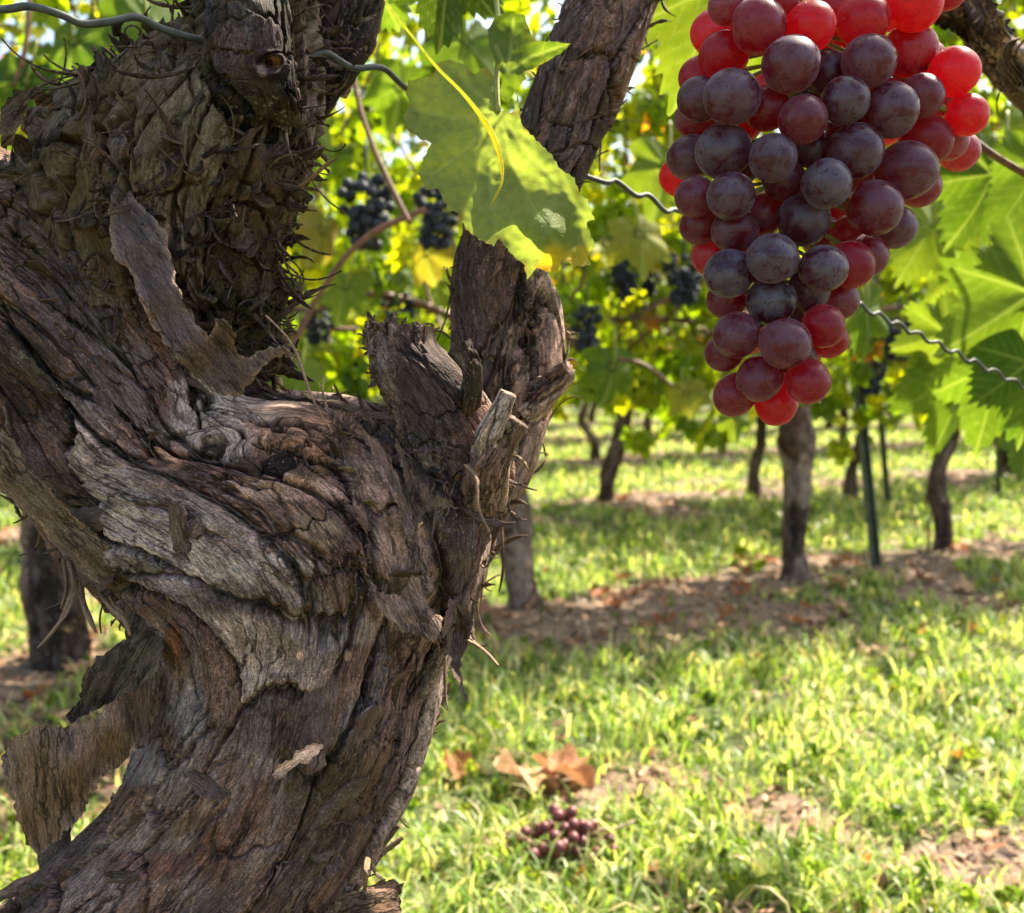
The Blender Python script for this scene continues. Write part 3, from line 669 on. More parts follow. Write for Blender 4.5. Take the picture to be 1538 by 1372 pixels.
shH = cat([strips(*sel(SH_, lambda px, py, nf, N: (nf < -.1) | ((px > 330) & (nf < .2))), 260, (.012, .045), (.0006, .0020), (.5, 1.6), (.0, .5), 1.2, 27, ns=18, spread=.5, pale=.5),
           strips(*sel(SH_, lambda px, py, nf, N: (nf < 0.2)), 300, (.006, .026), (.0016, .0056), (1.3, 1.9), (.0, .7), 1.3, 21, spread=.8, pale=.35),
           strips(*sel(SH_, lambda px, py, nf, N: (nf < 0.2)), 260, (.004, .014), (.0016, .0050), (.6, 1.2), (.0, .4), .8, 25, spread=.8, pale=.35),
           strips(*sel(SH_, lambda px, py, nf, N: (nf < 0.25) & (py > 230) & (px > 150)), 260, (.010, .036), (.0008, .0036), (2.2, 2.2), (.1, .9), 1.8, 22, ns=18, spread=.9, pale=.5),
           strips(*sel(SH_, lambda px, py, nf, N: (np.abs(nf) < .35) & (px > 300)), 240, (.004, .013), (.0010, .004), (.8, 1.5), (.2, 1.0), 1.2, 23, spread=.8, pale=.4)])
tag(mk('loose_bark', *shH[:3], BARK_HEAD, shH[3], head), kind='stuff')
single_strips((*sel(SR, F_(-2, -.1)), 30, (.015, .05), (.003, .008), (.1, .25), (.0, .12), .2, 33), BARK, arm, spread=.08, pale=.2, cupf=.12)
shR = cat([strips(*sel(SR, F_(-2, .1)), 170, (.008, .035), (.0008, .0032), (.2, .5), (.02, .2), .4, 31, spread=.15),
           strips(*sel(SR, lambda px, py, nf, N: (np.abs(nf) < .3)), 180, (.005, .014), (.0008, .002), (.5, .9), (.1, .8), .8, 32, spread=.35)])
tag(mk('loose_bark', *shR[:3], BARK, shR[3], arm), kind='stuff')
shB = cat([strips(*sel(SB, F_(-2, .1)), 130, (.006, .026), (.0010, .0038), (.4, .7), (.02, .4), .6, 41, spread=.3, pale=.5),
           strips(*sel(SC, lambda px, py, nf, N: (nf < .1) & (py > 660)), 70, (.005, .02), (.0010, .0035), (.8, 1.2), (.05, .6), .9, 42, spread=.5, pale=.5),
           strips(*sel(SC, lambda px, py, nf, N: (py < 512)), 90, (.003, .009), (.0012, .0045), (.1, .6), (-.1, .25), .5, 44, spread=.2, pale=.1),
           strips(*sel(SC, lambda px, py, nf, N: (px < 600)), 110, (.003, .008), (.0010, .003), (.8, 1.2), (.1, .7), .9, 43, spread=.8, pale=.3)])
tag(mk('loose_bark', *shB[:3], BARK, shB[3], stub), kind='stuff')

# ------------------------------------------------------------------ leaves
_ang = np.radians([0, 14, 30, 44, 56, 70, 88, 104, 120, 138, 155, 168, 176, 180])
_rad = np.array([1.0, .82, .60, .78, .88, .74, .56, .66, .72, .60, .56, .46, .28, .10])
def leaf_r(th, serr, seed, ns=46):
    a = np.abs((th + math.pi) % (2 * math.pi) - math.pi)
    r = np.interp(a, _ang, _rad)
    rr = np.random.default_rng(seed); ph = rr.random() * 6
    tooth = np.abs(((th * ns / (2 * math.pi) + ph) % 1) * 2 - 1)
    return r * (1 + serr * (tooth - 0.5) * (1 - sstep(2.7, 3.0, a)) + 0.06 * np.sin(th * 3 + ph) + 0.04 * np.sin(th * 5 + ph * 2))
MAINV = np.radians([0, 52, -52, 112, -112])
def veinmask(x, y, w=0.014):
    r = np.hypot(x, y); th = np.arctan2(x, y); best = np.full(len(x), 9.0); k = np.zeros(len(x), int)
    for i, a in enumerate(MAINV):
        d = np.abs((th - a + math.pi) % (2 * math.pi) - math.pi); k = np.where(d < best, i, k); best = np.minimum(best, d)
    perp = r * np.sin(np.minimum(best, 1.5)); al = r * np.cos(best)
    m = np.exp(-(perp / (w * (1.25 - np.clip(r, 0, 1)))) ** 2)
    c = (al - perp * 0.75) * 7.5; f = np.abs(c - np.round(c)) / 7.5
    m2 = np.exp(-(f / (w * 0.55)) ** 2) * (perp > 0.01) * 0.45
    return np.clip(np.maximum(m, m2), 0, 1)
def leaf(nang, nring, seed, serr=0.16, cup=0.25, wav=0.08, fold=0.25):
    r_ = np.random.default_rng(seed)
    th = np.linspace(-math.pi, math.pi, nang, endpoint=False) + 1e-3
    R = leaf_r(th, serr, seed); s = np.linspace(0, 1, nring + 1)[1:]
    X = np.concatenate([[0], (s[:, None] * R * np.sin(th)).ravel()]); Y = np.concatenate([[0], (s[:, None] * R * np.cos(th)).ravel()])
    r = np.hypot(X, Y); t2 = np.arctan2(X, Y); ph = r_.random(3) * 6
    Z = -cup * r ** 2 * (0.7 + 0.5 * r_.random()) - fold * np.abs(X) * 0.5 + wav * np.sin(t2 * 5 + ph[0]) * r ** 1.5 + wav * .6 * np.sin(t2 * 9 + ph[1]) * r ** 2 - 0.18 * Y * np.abs(Y) * r_.normal(0.6, .6)
    Z += 0.03 * np.cos(t2 * 5.6) * r * 2
    V = np.stack([X, Y, Z], 1)
    b = np.arange(nang); b2 = (b + 1) % nang
    T = np.stack([b * 0, b2 + 1, b + 1], 1); Q = gridfaces(nring, nang)[:, ::-1] + 1 if nring > 1 else None
    return V, Q, T

GREENS = np.array([[.055, .105, .012], [.075, .13, .014], [.10, .155, .018], [.125, .17, .020], [.155, .185, .020], [.05, .085, .014]])
LOWS = [leaf(22, 2, k, 0.0, 0.3, 0.10, 0.3) for k in range(6)]
for k in range(6):
    V, Q, T = LOWS[k]; j = np.arange(len(V)); V = V.copy()
    out = (j > 22) & (j % 2 == 0); V[out, :2] *= 0.86; LOWS[k] = (V, Q, T)

def leafcloud(pos, size, seed, face=None, yellow=0.025, gmix=None):
    """many individual lobed leaves; pos Nx3, local"""
    r = np.random.default_rng(seed); n = len(pos); parts = []
    for k in range(6):
        idx = np.where(np.arange(n) % 6 == k)[0]
        if not len(idx): continue
        V, Q, T = LOWS[k]; m = len(idx)
        # leaf frame: tip direction mostly down/outward, normal mostly sideways
        tip = r.normal(0, .75, (m, 3)); tip[:, 2] -= 0.9; tip = nrm(tip)
        nn = r.normal(0, 1, (m, 3)); nn[:, 2] = np.abs(nn[:, 2]) * 0.9 + 0.25; nn = nrm(nn - np.sum(nn * tip, 1, keepdims=True) * tip)
        sx = np.cross(tip, nn); s = size[idx]
        W = pos[idx][:, None] + s[:, None, None] * (V[None, :, 0:1] * sx[:, None] + V[None, :, 1:2] * tip[:, None] + V[None, :, 2:3] * nn[:, None])
        c = GREENS[r.choice(6, m, p=gmix if gmix is not None else [.18, .22, .22, .18, .12, .08])] * (0.8 + 0.4 * r.random((m, 1)))
        ye = r.random(m) < yellow; c[ye] = np.array([.19, .175, .02]) * (0.7 + 0.5 * r.random((ye.sum(), 1)))
        br = r.random(m) < 0.015; c[br] = [.28, .14, .05]
        off = (np.arange(m) * len(V))[:, None, None]
        lc = np.concatenate([np.repeat(c, len(V), 0), np.ones((m * len(V), 1))], 1)
        vein = np.tile(veinmask(V[:, 0], V[:, 1], 0.03), m) * 0
        lp = np.tile(V * 0.5, (m, 1)) + np.repeat(r.random((m, 3)) * 20, len(V), 0)
        parts.append((W.reshape(-1, 3), (Q[None] + off).reshape(-1, 4), (T[None] + off).reshape(-1, 3), {'lc': lc, 'vein': vein, 'lp': lp}))
    return cat(parts)

# hero leaf hanging in front of the right arm: traced blade with folds
def traced_leaf(outline, junction, veins, depthfn, step, seed, col, parent, name='leaf', yellow=None, edge_brown=0.5, serr=2.2):
    o = np.array(outline, float); r = np.random.default_rng(seed); pts = []
    for i in range(len(o)):
        a, b = o[i], o[(i + 1) % len(o)]; L = np.linalg.norm(b - a); m = max(2, int(L / 4)); nv = np.array([b[1] - a[1], a[0] - b[0]]) / (L + 1e-6)
        for j in range(m):
            pts.append(a + (b - a) * j / m + nv * (serr * (abs(((j * 4) % 13) / 6.5 - 1) - 0.5) + r.normal(0, .4)))
    o2 = np.array(pts); n0 = len(o2)
    x0, y0 = o2.min(0); x1, y1 = o2.max(0)
    gxx, gyy = np.meshgrid(np.arange(x0, x1, step), np.arange(y0, y1, step)); g = np.stack([gxx.ravel(), gyy.ravel()], 1)
    c = np.zeros(len(g), bool); j = n0 - 1
    for i in range(n0):
        xi, yi = o2[i]; xj, yj = o2[j]
        c ^= ((yi > g[:, 1]) != (yj > g[:, 1])) & (g[:, 0] < (xj - xi) * (g[:, 1] - yi) / (yj - yi + 1e-9) + xi); j = i
    g = g[c]; dm = np.concatenate([np.min(np.linalg.norm(g[k:k + 2000, None] - o2[None], axis=2), 1) for k in range(0, len(g), 2000)]); g = g[dm > step * .5]
    vs, _, fs, _, _, _ = delaunay_2d_cdt([Vector(q) for q in np.concatenate([o2, g])], [], [list(range(n0))], 1, 1e-4)
    q = np.array([[v.x, v.y] for v in vs]); T = np.array([f for f in fs if len(f) == 3])
    dist = np.full(len(q), 99.0)
    def seg(p, a, b):
        t = np.clip(((p - a) @ (b - a)) / ((b - a) @ (b - a)), 0, 1); return np.linalg.norm(p - a - t[:, None] * (b - a), axis=1), t
    vm = np.zeros(len(q)); near = np.full(len(q), 999.0)
    for v in veins:
        v = np.array(v, float)
        for i in range(len(v) - 1):
            d, t = seg(q, v[i], v[i + 1]); wd = 2.1 * (1 - i / len(v)) + 0.5; vm = np.maximum(vm, np.exp(-(d / wd) ** 2)); near = np.minimum(near, d)
        # side veins
        for i in range(len(v) - 1):
            L = np.linalg.norm(v[i + 1] - v[i]); dr = (v[i + 1] - v[i]) / L
            for kk in range(int(L / 24)):
                p0 = v[i] + dr * (kk + .5) * 24
                for sg in (-1, 1):
                    a = math.radians(48) * sg; dd = np.array([dr[0] * math.cos(a) - dr[1] * math.sin(a), dr[0] * math.sin(a) + dr[1] * math.cos(a)])
                    d, t = seg(q, p0, p0 + dd * 46); vm = np.maximum(vm, .55 * np.exp(-(d / .9) ** 2) * (1 - t * .6))
    dep = depthfn(q[:, 0], q[:, 1]) - 0.0022 * np.exp(-near / 14) * 0 + 0.0012 * np.exp(-near / 9)
    q3 = np.stack([q[:, 0] / 60, q[:, 1] / 60, q[:, 0] * 0 + seed], 1); dep = dep + 0.0035 * fbm(q3, 3) + .0006 * perlin(q3 * 5)
    V = P(q[:, 0], q[:, 1], dep)
    ed = np.min(np.linalg.norm(q[:, None] - o2[None, ::2], axis=2), 1)
    cc = np.tile(np.array(col, float), (len(q), 1))
    if yellow:
        for (x, y, rr, yc) in yellow:
            m = (1 - sstep(.6, 1.3, np.hypot(q[:, 0] - x, q[:, 1] - y) / rr + .35 * fbm(q3 * 3, 3)))[:, None]; cc = cc * (1 - m) + np.array(yc) * m
    m = (np.exp(-ed / 3.0) * sstep(.0, .25, fbm(q3 * 2 + 9, 3)) * edge_brown)[:, None]; cc = cc * (1 - m) + np.array([.22, .08, .02]) * m
    at = {'lc': np.concatenate([cc, np.ones((len(q), 1))], 1), 'vein': vm, 'lp': np.stack([q[:, 0] / 130, q[:, 1] / 130, q[:, 0] * 0 + seed], 1)}
    n = len(q); E0 = np.sort(np.concatenate([T[:, [0, 1]], T[:, [1, 2]], T[:, [2, 0]]]), 1)
    return mk(name, V, None, T, LEAF, at, parent)

hero = traced_leaf(
    [(744, 118), (748, 165), (770, 170), (778, 140), (782, 185), (800, 205), (828, 232), (842, 255), (862, 268), (870, 290), (882, 300), (893, 330), (880, 335), (895, 370), (882, 382), (888, 398), (862, 402), (845, 388), (835, 412), (820, 408), (806, 402),
     (792, 420), (786, 395), (776, 390), (748, 358), (742, 370), (720, 360), (700, 345), (688, 320), (672, 316), (664, 295), (658, 284), (640, 285), (628, 262), (636, 238), (648, 215), (630, 208), (612, 195), (606, 175), (616, 158), (610, 140), (614, 122), (640, 116),
     (652, 112), (656, 95), (676, 90), (698, 98), (712, 112), (728, 100)],
    (748, 168), [[(748, 168), (765, 240), (800, 310), (850, 385)], [(748, 168), (700, 225), (650, 262)], [(748, 168), (680, 178), (620, 165)], [(748, 168), (790, 230), (850, 290), (885, 340)], [(748, 168), (735, 260), (745, 350)], [(748, 168), (705, 130), (675, 100)]],
    lin([(748, 168, .372), (620, 160, .384), (650, 260, .380), (740, 350, .368), (790, 400, .366), (885, 350, .372), (770, 260, .378), (830, 250, .368), (700, 110, .380), (815, 345, .356)]), 3.2, 5,
    (.19, .24, .08), vine, yellow=[(838, 392, 26, (.50, .38, .03)), (875, 385, 16, (.42, .36, .04)), (815, 405, 10, (.45, .25, .03))], edge_brown=.9)
V, Q, T, at = pipe(P(np.array([748, 746, 750, 742]), np.array([168, 120, 60, -40]), np.array([.372, .375, .38, .40])), .0011, 8, 30); mk('petiole', V, Q, T, STALK, None, hero)
small = traced_leaf([(745, 100), (735, 70), (733, 45), (745, 25), (765, 20), (788, 22), (795, 45), (800, 62), (825, 62), (858, 66), (842, 80), (822, 92), (800, 104), (785, 108), (790, 118), (775, 135), (762, 155), (750, 140), (756, 115)],
    (760, 95), [[(762, 110), (768, 70), (770, 30)], [(762, 110), (800, 85), (850, 68)], [(762, 110), (745, 70)]],
    lin([(762, 100, .366), (770, 30, .374), (855, 68, .362), (760, 150, .370)]), 3.2, 8, (.085, .13, .02), vine, edge_brown=.4, serr=1.0)
# narrow yellow curled ribbon leaf
V, Q, T, at = pipe(P(np.array([560, 590, 625, 655, 690, 715, 738, 752, 754, 746, 736]), np.array([-30, 18, 62, 100, 135, 165, 200, 240, 272, 292, 312]),
                     np.array([.36, .355, .35, .346, .343, .341, .34, .339, .338, .338, .338])), np.array([.0008, .0009, .0009, .0010, .0011, .0017, .0028, .0026, .0016, .0019, .0004]), 10, 90, .25)
n = len(V); rr = np.clip((V[:, 2].max() - V[:, 2]) / (V[:, 2].max() - V[:, 2].min()), 0, 1)[:, None]
cc = np.array([.40, .43, .20]) * (1 - rr) + np.array([.52, .46, .05]) * rr
mk('curled_leaf', V, Q, T, LEAF, {'lc': np.concatenate([cc, np.ones((n, 1))], 1), 'vein': np.zeros(n), 'lp': V * 30}, vine)

def placed_leaf(px, py, d, rpx, tipdeg, tilt, seed, col, parent, name='leaf', petiole=True, nang=200, nring=26):
    """whole serrated leaf; centre at the leaf stalk, tip towards tipdeg (0 = up in the picture, 180 = down)"""
    V, Q, T = leaf(nang, nring, seed, 0.13, .22, .06, .28)
    s = rpx * d / FPX; a = math.radians(tipdeg)
    tip = math.sin(a) * Rv + math.cos(a) * Uv; nn = -Fv; sx = np.cross(tip, nn)
    t1, t2 = tilt; c, s1 = math.cos(t1), math.sin(t1)
    tip2 = c * tip + s1 * nn; nn2 = -s1 * tip + c * nn; c, s1 = math.cos(t2), math.sin(t2)
    sx2 = c * sx + s1 * nn2; nn3 = -s1 * sx + c * nn2
    o = P(px, py, d); W = o + s * (V[:, 0:1] * sx2 + V[:, 1:2] * tip2 + V[:, 2:3] * nn3)
    n = len(W); lc = np.tile([*col, 1.0], (n, 1))
    ob = mk(name, W, Q, T, LEAF, {'lc': lc, 'vein': veinmask(V[:, 0], V[:, 1]), 'lp': V * .8 + seed}, parent)
    if petiole:
        p = np.stack([o, o - tip2 * s * .25 + nn3 * s * .1, o - tip2 * s * .6 + Uv * s * .3]); V, Q, T, _ = pipe(p, [s * .022] * 3, 6, 12); mk('petiole', V, Q, T, STALK, None, ob)
    return ob
G1, G2, G3, G4 = (.06, .11, .015), (.085, .14, .018), (.13, .18, .022), (.045, .085, .014)
placed_leaf(672, -60, .50, 130, 182, (.2, .3), 11, (.05, .085, .012), vine)
placed_leaf(560, -30, .60, 110, 200, (-.3, .5), 12, G2, vine)

# ------------------------------------------------------------------ neighbour vine of the front row, out of frame to the right, with its arm and leaves
nv = empty('grapevine', (0.80, 0.78, 0.0))
tag(nv, 'neighbouring vine at the top right corner with shaggy arm and broad backlit leaves', 'grapevine')
stN = [(1650, 220, 1760, 240, .62), (1560, 120, 1640, 215, .56), (1490, 60, 1560, 172, .52), (1440, 20, 1500, 100, .50), (1405, -30, 1470, 0, .49), (1380, -120, 1450, -110, .48)]
Nt, SN = tube_px([(b[0], b[1], b[2], b[3], b[4]) for b in stN], 260, 200, .9, amp=1.6, seed=12., lump=1.0, shag=.2)
narm = mk('arm', *Nt[:3], BARK, Nt[3], nv)
sh = strips(*sel(SN, F_(-2, .2)), 200, (.008, .03), (.001, .004), (.8, 1.2), (.1, .8), .9, 51, spread=.4, pale=.6)
tag(mk('loose_bark', *sh[:3], BARK, sh[3], narm), kind='stuff')
C0 = np.stack([[0.80, 0.78, 0.0], [0.79, 0.77, 0.2], [0.76, 0.75, 0.4], P(1700, 230, .62)]); C = catmull(C0, 60)
Rr = np.linspace(.05, .035, 60)[:, None]; Nt2, _ = tubecore(C, np.array([[1., 0, 0]]) * Rr, np.array([[0, 1., 0]]) * Rr, 120, 90, amp=1.2, seed=13.)
mk('trunk', *Nt2[:3], BARK, Nt2[3], nv)
for a in [(1082, -20, .47, 205, 203, (.15, -.2), 21, G3), (1490, 262, .70, 120, 205, (.2, .3), 22, (.06, .105, .012)), (1560, 250, .66, 130, 160, (-.2, .4), 23, G2),
          (1550, 440, .60, 160, 235, (.1, .2), 24, (.09, .14, .018)), (1500, 545, .66, 130, 190, (-.1, -.3), 25, G2), (1545, 545, .60, 120, 180, (.2, .1), 26, G1),
          (1440, 560, .72, 130, 186, (.1, .5), 27, G2), (1400, 340, .74, 110, 215, (.3, -.2), 28, G3), (1300, 460, .72, 80, 175, (.1, .5), 29, G2),
          (1420, 500, .70, 80, 250, (.1, .3), 30, G3), (1380, 300, .85, 130, 190, (.4, .3), 31, G2), (1460, 400, .85, 120, 170, (.2, -.5), 32, G3),
          (1540, 640, .75, 90, 190, (.3, .6), 33, G2), (1560, 180, .80, 90, 190, (.3, .6), 34, G3)]:
    if a[2] > .55: a = (a[0], a[1], a[2] * 1.35) + a[3:]
    placed_leaf(*a, nv, nang=240, nring=30)
V, Q, T, at = pipe(P(np.array([1455, 1490, 1540, 1640]), np.array([205, 232, 262, 320]), np.array([.60, .60, .61, .64])), .0022, 8, 30); mk('cane', V, Q, T, CANE, None, nv)

V, Q, T, at = pipe(P(np.array([1425, 1340, 1230, 1200, 1080]), np.array([-60, -110, -128, -124, -150]), np.array([.485, .42, .372, .362, .40])), [.0045, .0038, .0034, .0032, .0026], 9, 50); mk('cane', V, Q, T, CANE, None, nv)

# ------------------------------------------------------------------ trellis wire of the front row
wp = np.array([(-220, -30, .30), (-60, 0, .33), (0, 14, .34), (45, 10, .343), (90, 22, .346), (125, 36, .35), (165, 33, .353), (205, 26, .358), (245, 44, .364), (300, 60, .37), (380, 78, .385), (460, 86, .40), (490, 80, .405), (530, 102, .415), (575, 103, .425), (612, 134, .44),
               (690, 180, .47), (780, 226, .495), (900, 272, .50), (925, 272, .505), (955, 294, .51), (975, 294, .515), (1000, 318, .52), (1022, 318, .53), (1100, 362, .55), (1200, 415, .58)])
w2 = []
for x in np.arange(1230, 1900, 9.0):
    u = (x - 1230) / 400; w2.append((x, 430 + (x - 1230) * .49 + 4.5 * math.sin(x / 4.6), .59 + u * .10 + .0012 * math.cos(x / 4.6)))
wp = np.concatenate([wp, np.array(w2)])
C = P(*wp.T); cc = catmull(C, 2400); t, cc = resample(cc, 900)
def pipe_raw(C, R, nv=8):
    Tn = nrm(np.gradient(C, axis=0)); A_ = nrm(np.cross(Tn, [0, 0, 1.0])); B_ = np.cross(Tn, A_); ph = np.linspace(0, 2 * math.pi, nv, endpoint=False)
    V = (C[:, None] + R * (np.cos(ph)[None, :, None] * A_[:, None] + np.sin(ph)[None, :, None] * B_[:, None])).reshape(-1, 3)
    return V, gridfaces(len(C), nv)
V, Q = pipe_raw(cc, np.interp(np.arange(900), [0, 500, 650, 899], [.00135, .0013, .0010, .0009])[:, None, None], 10)
w = mk('trellis_wire', V, Q, None, WIRE); tag(w, 'grey crimped wire from the upper left through the old vine to the right leaves', 'wire')

# ------------------------------------------------------------------ hanging bunch of grapes
Z = [(315,308,88),(502,205,90),(288,480,88),(445,502,76),(615,583,78),(543,697,82),(870,540,90),(768,660,86),(705,480,86),(750,195,82),(674,320,76),(818,350,85),(400,82,86),(563,85,78),(730,65,80),(892,12,86),(444,820,80),(440,955,78),(605,852,75),
     (330,1063,72),(484,1090,82),(605,1035,68),(403,1200,74),(325,1252,67),(556,1210,72),(456,1278,68),(306,868,76),(540,380,76),(880,160,82),(425,345,70),(312,622,74),(325,730,72),(930,445,78),(915,305,68),(1020,228,76),(1060,365,64),(975,310,60),
     (1000,448,62),(1035,480,50),(290,175,76),(215,315,70),(185,500,72),(200,625,64),(215,715,62),(205,375,66),(415,680,66),(480,570,66),(690,840,74),(740,810,58),(690,745,62),(830,720,68),(905,590,68),(600,750,66),(660,660,60),(250,810,62),(300,950,62),
     (650,950,64),(560,920,66),(620,1075,60),(290,1120,60),(520,1130,62),(615,230,70),(345,520,64),(570,470,62),(650,30,70),(215,245,50),(150,560,40),(930,190,60),(590,300,62),(520,985,50),(480,1235,56),(300,20,60),(470,-20,70),(800,-10,70),(1000,-30,60)]
bx, by = 1190, 330
bunch = empty('grape_bunch', P(1195, -20, .35)); tag(bunch, 'big ripe bunch of dusky red and purple grapes hanging in front at the upper right', 'grapes')
def berry_mesh(seed):
    import bmesh
    bm = bmesh.new(); bmesh.ops.create_uvsphere(bm, u_segments=40, v_segments=26, radius=1.0)
    me = bpy.data.meshes.new('grape'); bm.to_mesh(me); bm.free()
    V = np.empty(len(me.vertices) * 3, np.float32); me.vertices.foreach_get('co', V); V = V.reshape(-1, 3)
    d = 1 + 0.022 * perlin(V * 1.1 + seed * 9); d = d - 0.03 * np.exp(-((1 + V[:, 2]) / .01)) * 0.3 ; V = V * d[:, None]; V[:, 2] *= 1.03
    me.vertices.foreach_set('co', V.ravel()); me.polygons.foreach_set('use_smooth', np.ones(len(me.polygons), bool)); me.materials.append(GRAPE); me.update(); return me
BM = [berry_mesh(k) for k in range(4)]
placed = []; rb = np.random.default_rng(12)
axis_x = lambda py: np.interp(py, [0, 200, 400, 600], [1230, 1195, 1190, 1170])
for (zx, zy, zr) in Z:
    px, py, rp = 950 + zx * .4738, zy * .4738, zr * .4738
    hw = np.interp(py, [0, 150, 300, 450, 600], [200, 225, 160, 120, 80]); d = .333 + .018 * min(1, abs(px - axis_x(py)) / hw) ** 2
    while True:
        c = P(px, py, d); r = max(rp, 28) * .345 / FPX * 1.0 if rp > 28 else .0072
        r = rp * d / FPX if rp > 28 else .0075
        if all(np.linalg.norm(c - q) > .965 * (r + s) for q, s in placed): break
        d += .0012
        if d > .45: break
    placed.append((c, r))
vis = len(placed)
for _ in range(4000):                                   # berries that fill the far side of the bunch
    if len(placed) >= 97: break
    py = rb.uniform(-20, 560); px = axis_x(py) + rb.uniform(-1, 1) * np.interp(py, [0, 150, 300, 450, 600], [150, 170, 105, 75, 35]); d = rb.uniform(.352, .385); r = rb.uniform(.0078, .009)
    c = P(px, py, d)
    if all(np.linalg.norm(c - q) > .97 * (r + s) for q, s in placed): placed.append((c, r))
stem_pts = [P(axis_x(y) + 4, y, .362) for y in (-120, -30, 60, 160, 260, 360, 460, 540)]
stp = [pipe(np.array(stem_pts), [.0024, .0022, .002, .0018, .0016, .0014, .0011, .0008], 8, 60)]
sp = catmull(np.array(stem_pts), 100)
REDS = {13, 14, 15, 24, 25, 21, 34, 35, 39, 47, 58, 64, 65, 66, 70, 32}
DARK = {0, 2, 3, 4, 5, 17, 8, 16, 26, 30, 18, 53}
for i, (c, r) in enumerate(placed):
    o = obj('grape', BM[i % 4], bunch); o.location = Vector(c) - bunch.location; o.scale = (r * rb.uniform(.98, 1.03), r * rb.uniform(.98, 1.03), r * rb.uniform(1.0, 1.07))
    ax = nrm(sp[np.argmin(np.linalg.norm(sp - c, axis=1))] + np.array([0, 0, .008]) - c)
    o.rotation_euler = Vector(ax).to_track_quat('Z', 'Y').to_euler()
    if i >= vis: rp_ = rb.uniform(.2, .6)
    elif i in (12, 29): rp_ = .3
    elif i in REDS: rp_ = rb.uniform(0.0, .15)
    elif i in DARK: rp_ = rb.uniform(.8, 1.0)
    else: rp_ = rb.uniform(.4, .85)
    o.color = (rp_, 0, 0, 1)
    j = np.argmin(np.linalg.norm(sp - (c + np.array([0, 0, .012])), axis=1)); a = sp[j]; e = c + ax * r * .95
    stp.append(pipe(np.array([a, (a + e) / 2 + [0, 0, .001], e]), [.0009, .0007, .0013], 6, 8))
V, Q, T, at = cat(stp); mk('stalk', V, Q, T, STALK, None, bunch)

# ------------------------------------------------------------------ background vines
def foliage_mesh(seed, n=430, lo=.48, hi=1.80, half=.46, thick=.20, size=(.035, .062), droop=0.20, name='foliage'):
    r = np.random.default_rng(seed); x = r.uniform(-half, half, n * 2); z = r.uniform(lo - droop, hi, n * 2); y = r.normal(0, thick * .55, n * 2)
    q = np.stack([x * 3 + seed, y * 3, z * 3], 1); dens = fbm(q, 3) + .25 - np.clip(lo - z, 0, 1) / max(droop, .01) * .5
    k = np.where(dens + r.normal(0, .12, n * 2) > 0)[0][:n]
    pos = np.stack([x, y, z], 1)[k]; s = r.uniform(size[0], size[1], len(k))
    V, Q, T, at = leafcloud(pos, s, seed); return mesh(name, V, Q, T, LEAF_BG, at)
FOL = [foliage_mesh(100 + k) for k in range(5)]
def canes_mesh(seed):
    r = np.random.default_rng(seed); ps = []
    for _ in range(9):
        x, y = r.uniform(-.4, .4), r.normal(0, .05); p = [np.array([x, y, .5])]
        for k in range(4): p.append(p[-1] + np.array([r.normal(0, .08), r.normal(0, .05), r.uniform(.15, .3)]))
        ps.append(pipe(np.array(p), [.004, .0035, .003, .0025, .002], 5, 14))
    for s in (-1, 1):
        ps.append(pipe(np.array([[0, 0, .46], [s * .12, .01, .55], [s * .3, 0, .58 + r.normal(0, .02)], [s * .42, 0, .56]]), [.012, .009, .007, .005], 6, 16))
    V, Q, T, at = cat(ps); return mesh('canes', V, Q, T, CANE, None)
CAN = [canes_mesh(200 + k) for k in range(3)]
def trunk_generic(seed):
    r = np.random.default_rng(seed); k = [np.array([0, 0, -.04])]
    for j in range(5): k.append(np.array([r.normal(0, .028), r.normal(0, .02), .08 + .11 * j]))
    C = catmull(np.array(k), 80); R = catmull(np.stack([np.array([.036, .03, .026, .024, .027, .03]) * r.uniform(.75, 1.1)] * 3, 1), 80)[:, :1]
    (V, Q, T, at), _ = tubecore(C, np.array([[1., 0, 0]]) * R, np.array([[0, 1., 0]]) * R, 70, 30, amp=1.3, seed=seed * .7, lump=1.6)
    return mesh('trunk', V, Q, T, BARK_FAR, at)
TRK = [trunk_generic(300 + k) for k in range(6)]

def bunch_mesh(seed, n=34, s=1.0):
    r = np.random.default_rng(seed); ps = []
    import bmesh
    bm = bmesh.new(); bmesh.ops.create_icosphere(bm, subdivisions=2, radius=.0076 * s)
    bv = np.array([v.co[:] for v in bm.verts]); bt = np.array([[v.index for v in f.verts] for f in bm.faces]); bm.free()
    for k in range(n):
        t = r.random() ** .8; a = r.random() * 6.28; w = .046 * s * (1 - t * .6) * r.random() ** .35
        ps.append((bv + [math.cos(a) * w, math.sin(a) * w, -t * .095 * s], None, bt, {}))
    ps.append(pipe(np.array([[0, 0, .05], [0, 0, .0], [0, 0, -.06]]), .0018, 5, 5)[:3] + ({},))
    return cat(ps)
BUN = []
for k in range(3):
    V, Q, T, at = bunch_mesh(400 + k, 90); BUN.append(mesh('grape_bunch', V, Q, T, DARKGRAPE))

def base_at(px, py):
    """ground point under a pixel"""
    dr = Fv + (px - 769) / FPX * Rv + (686 - py) / FPX * Uv; t = -CAM_H / dr[2]; p = CP + dr * t; p[2] = gz(p[0], p[1])[0]; return p, t

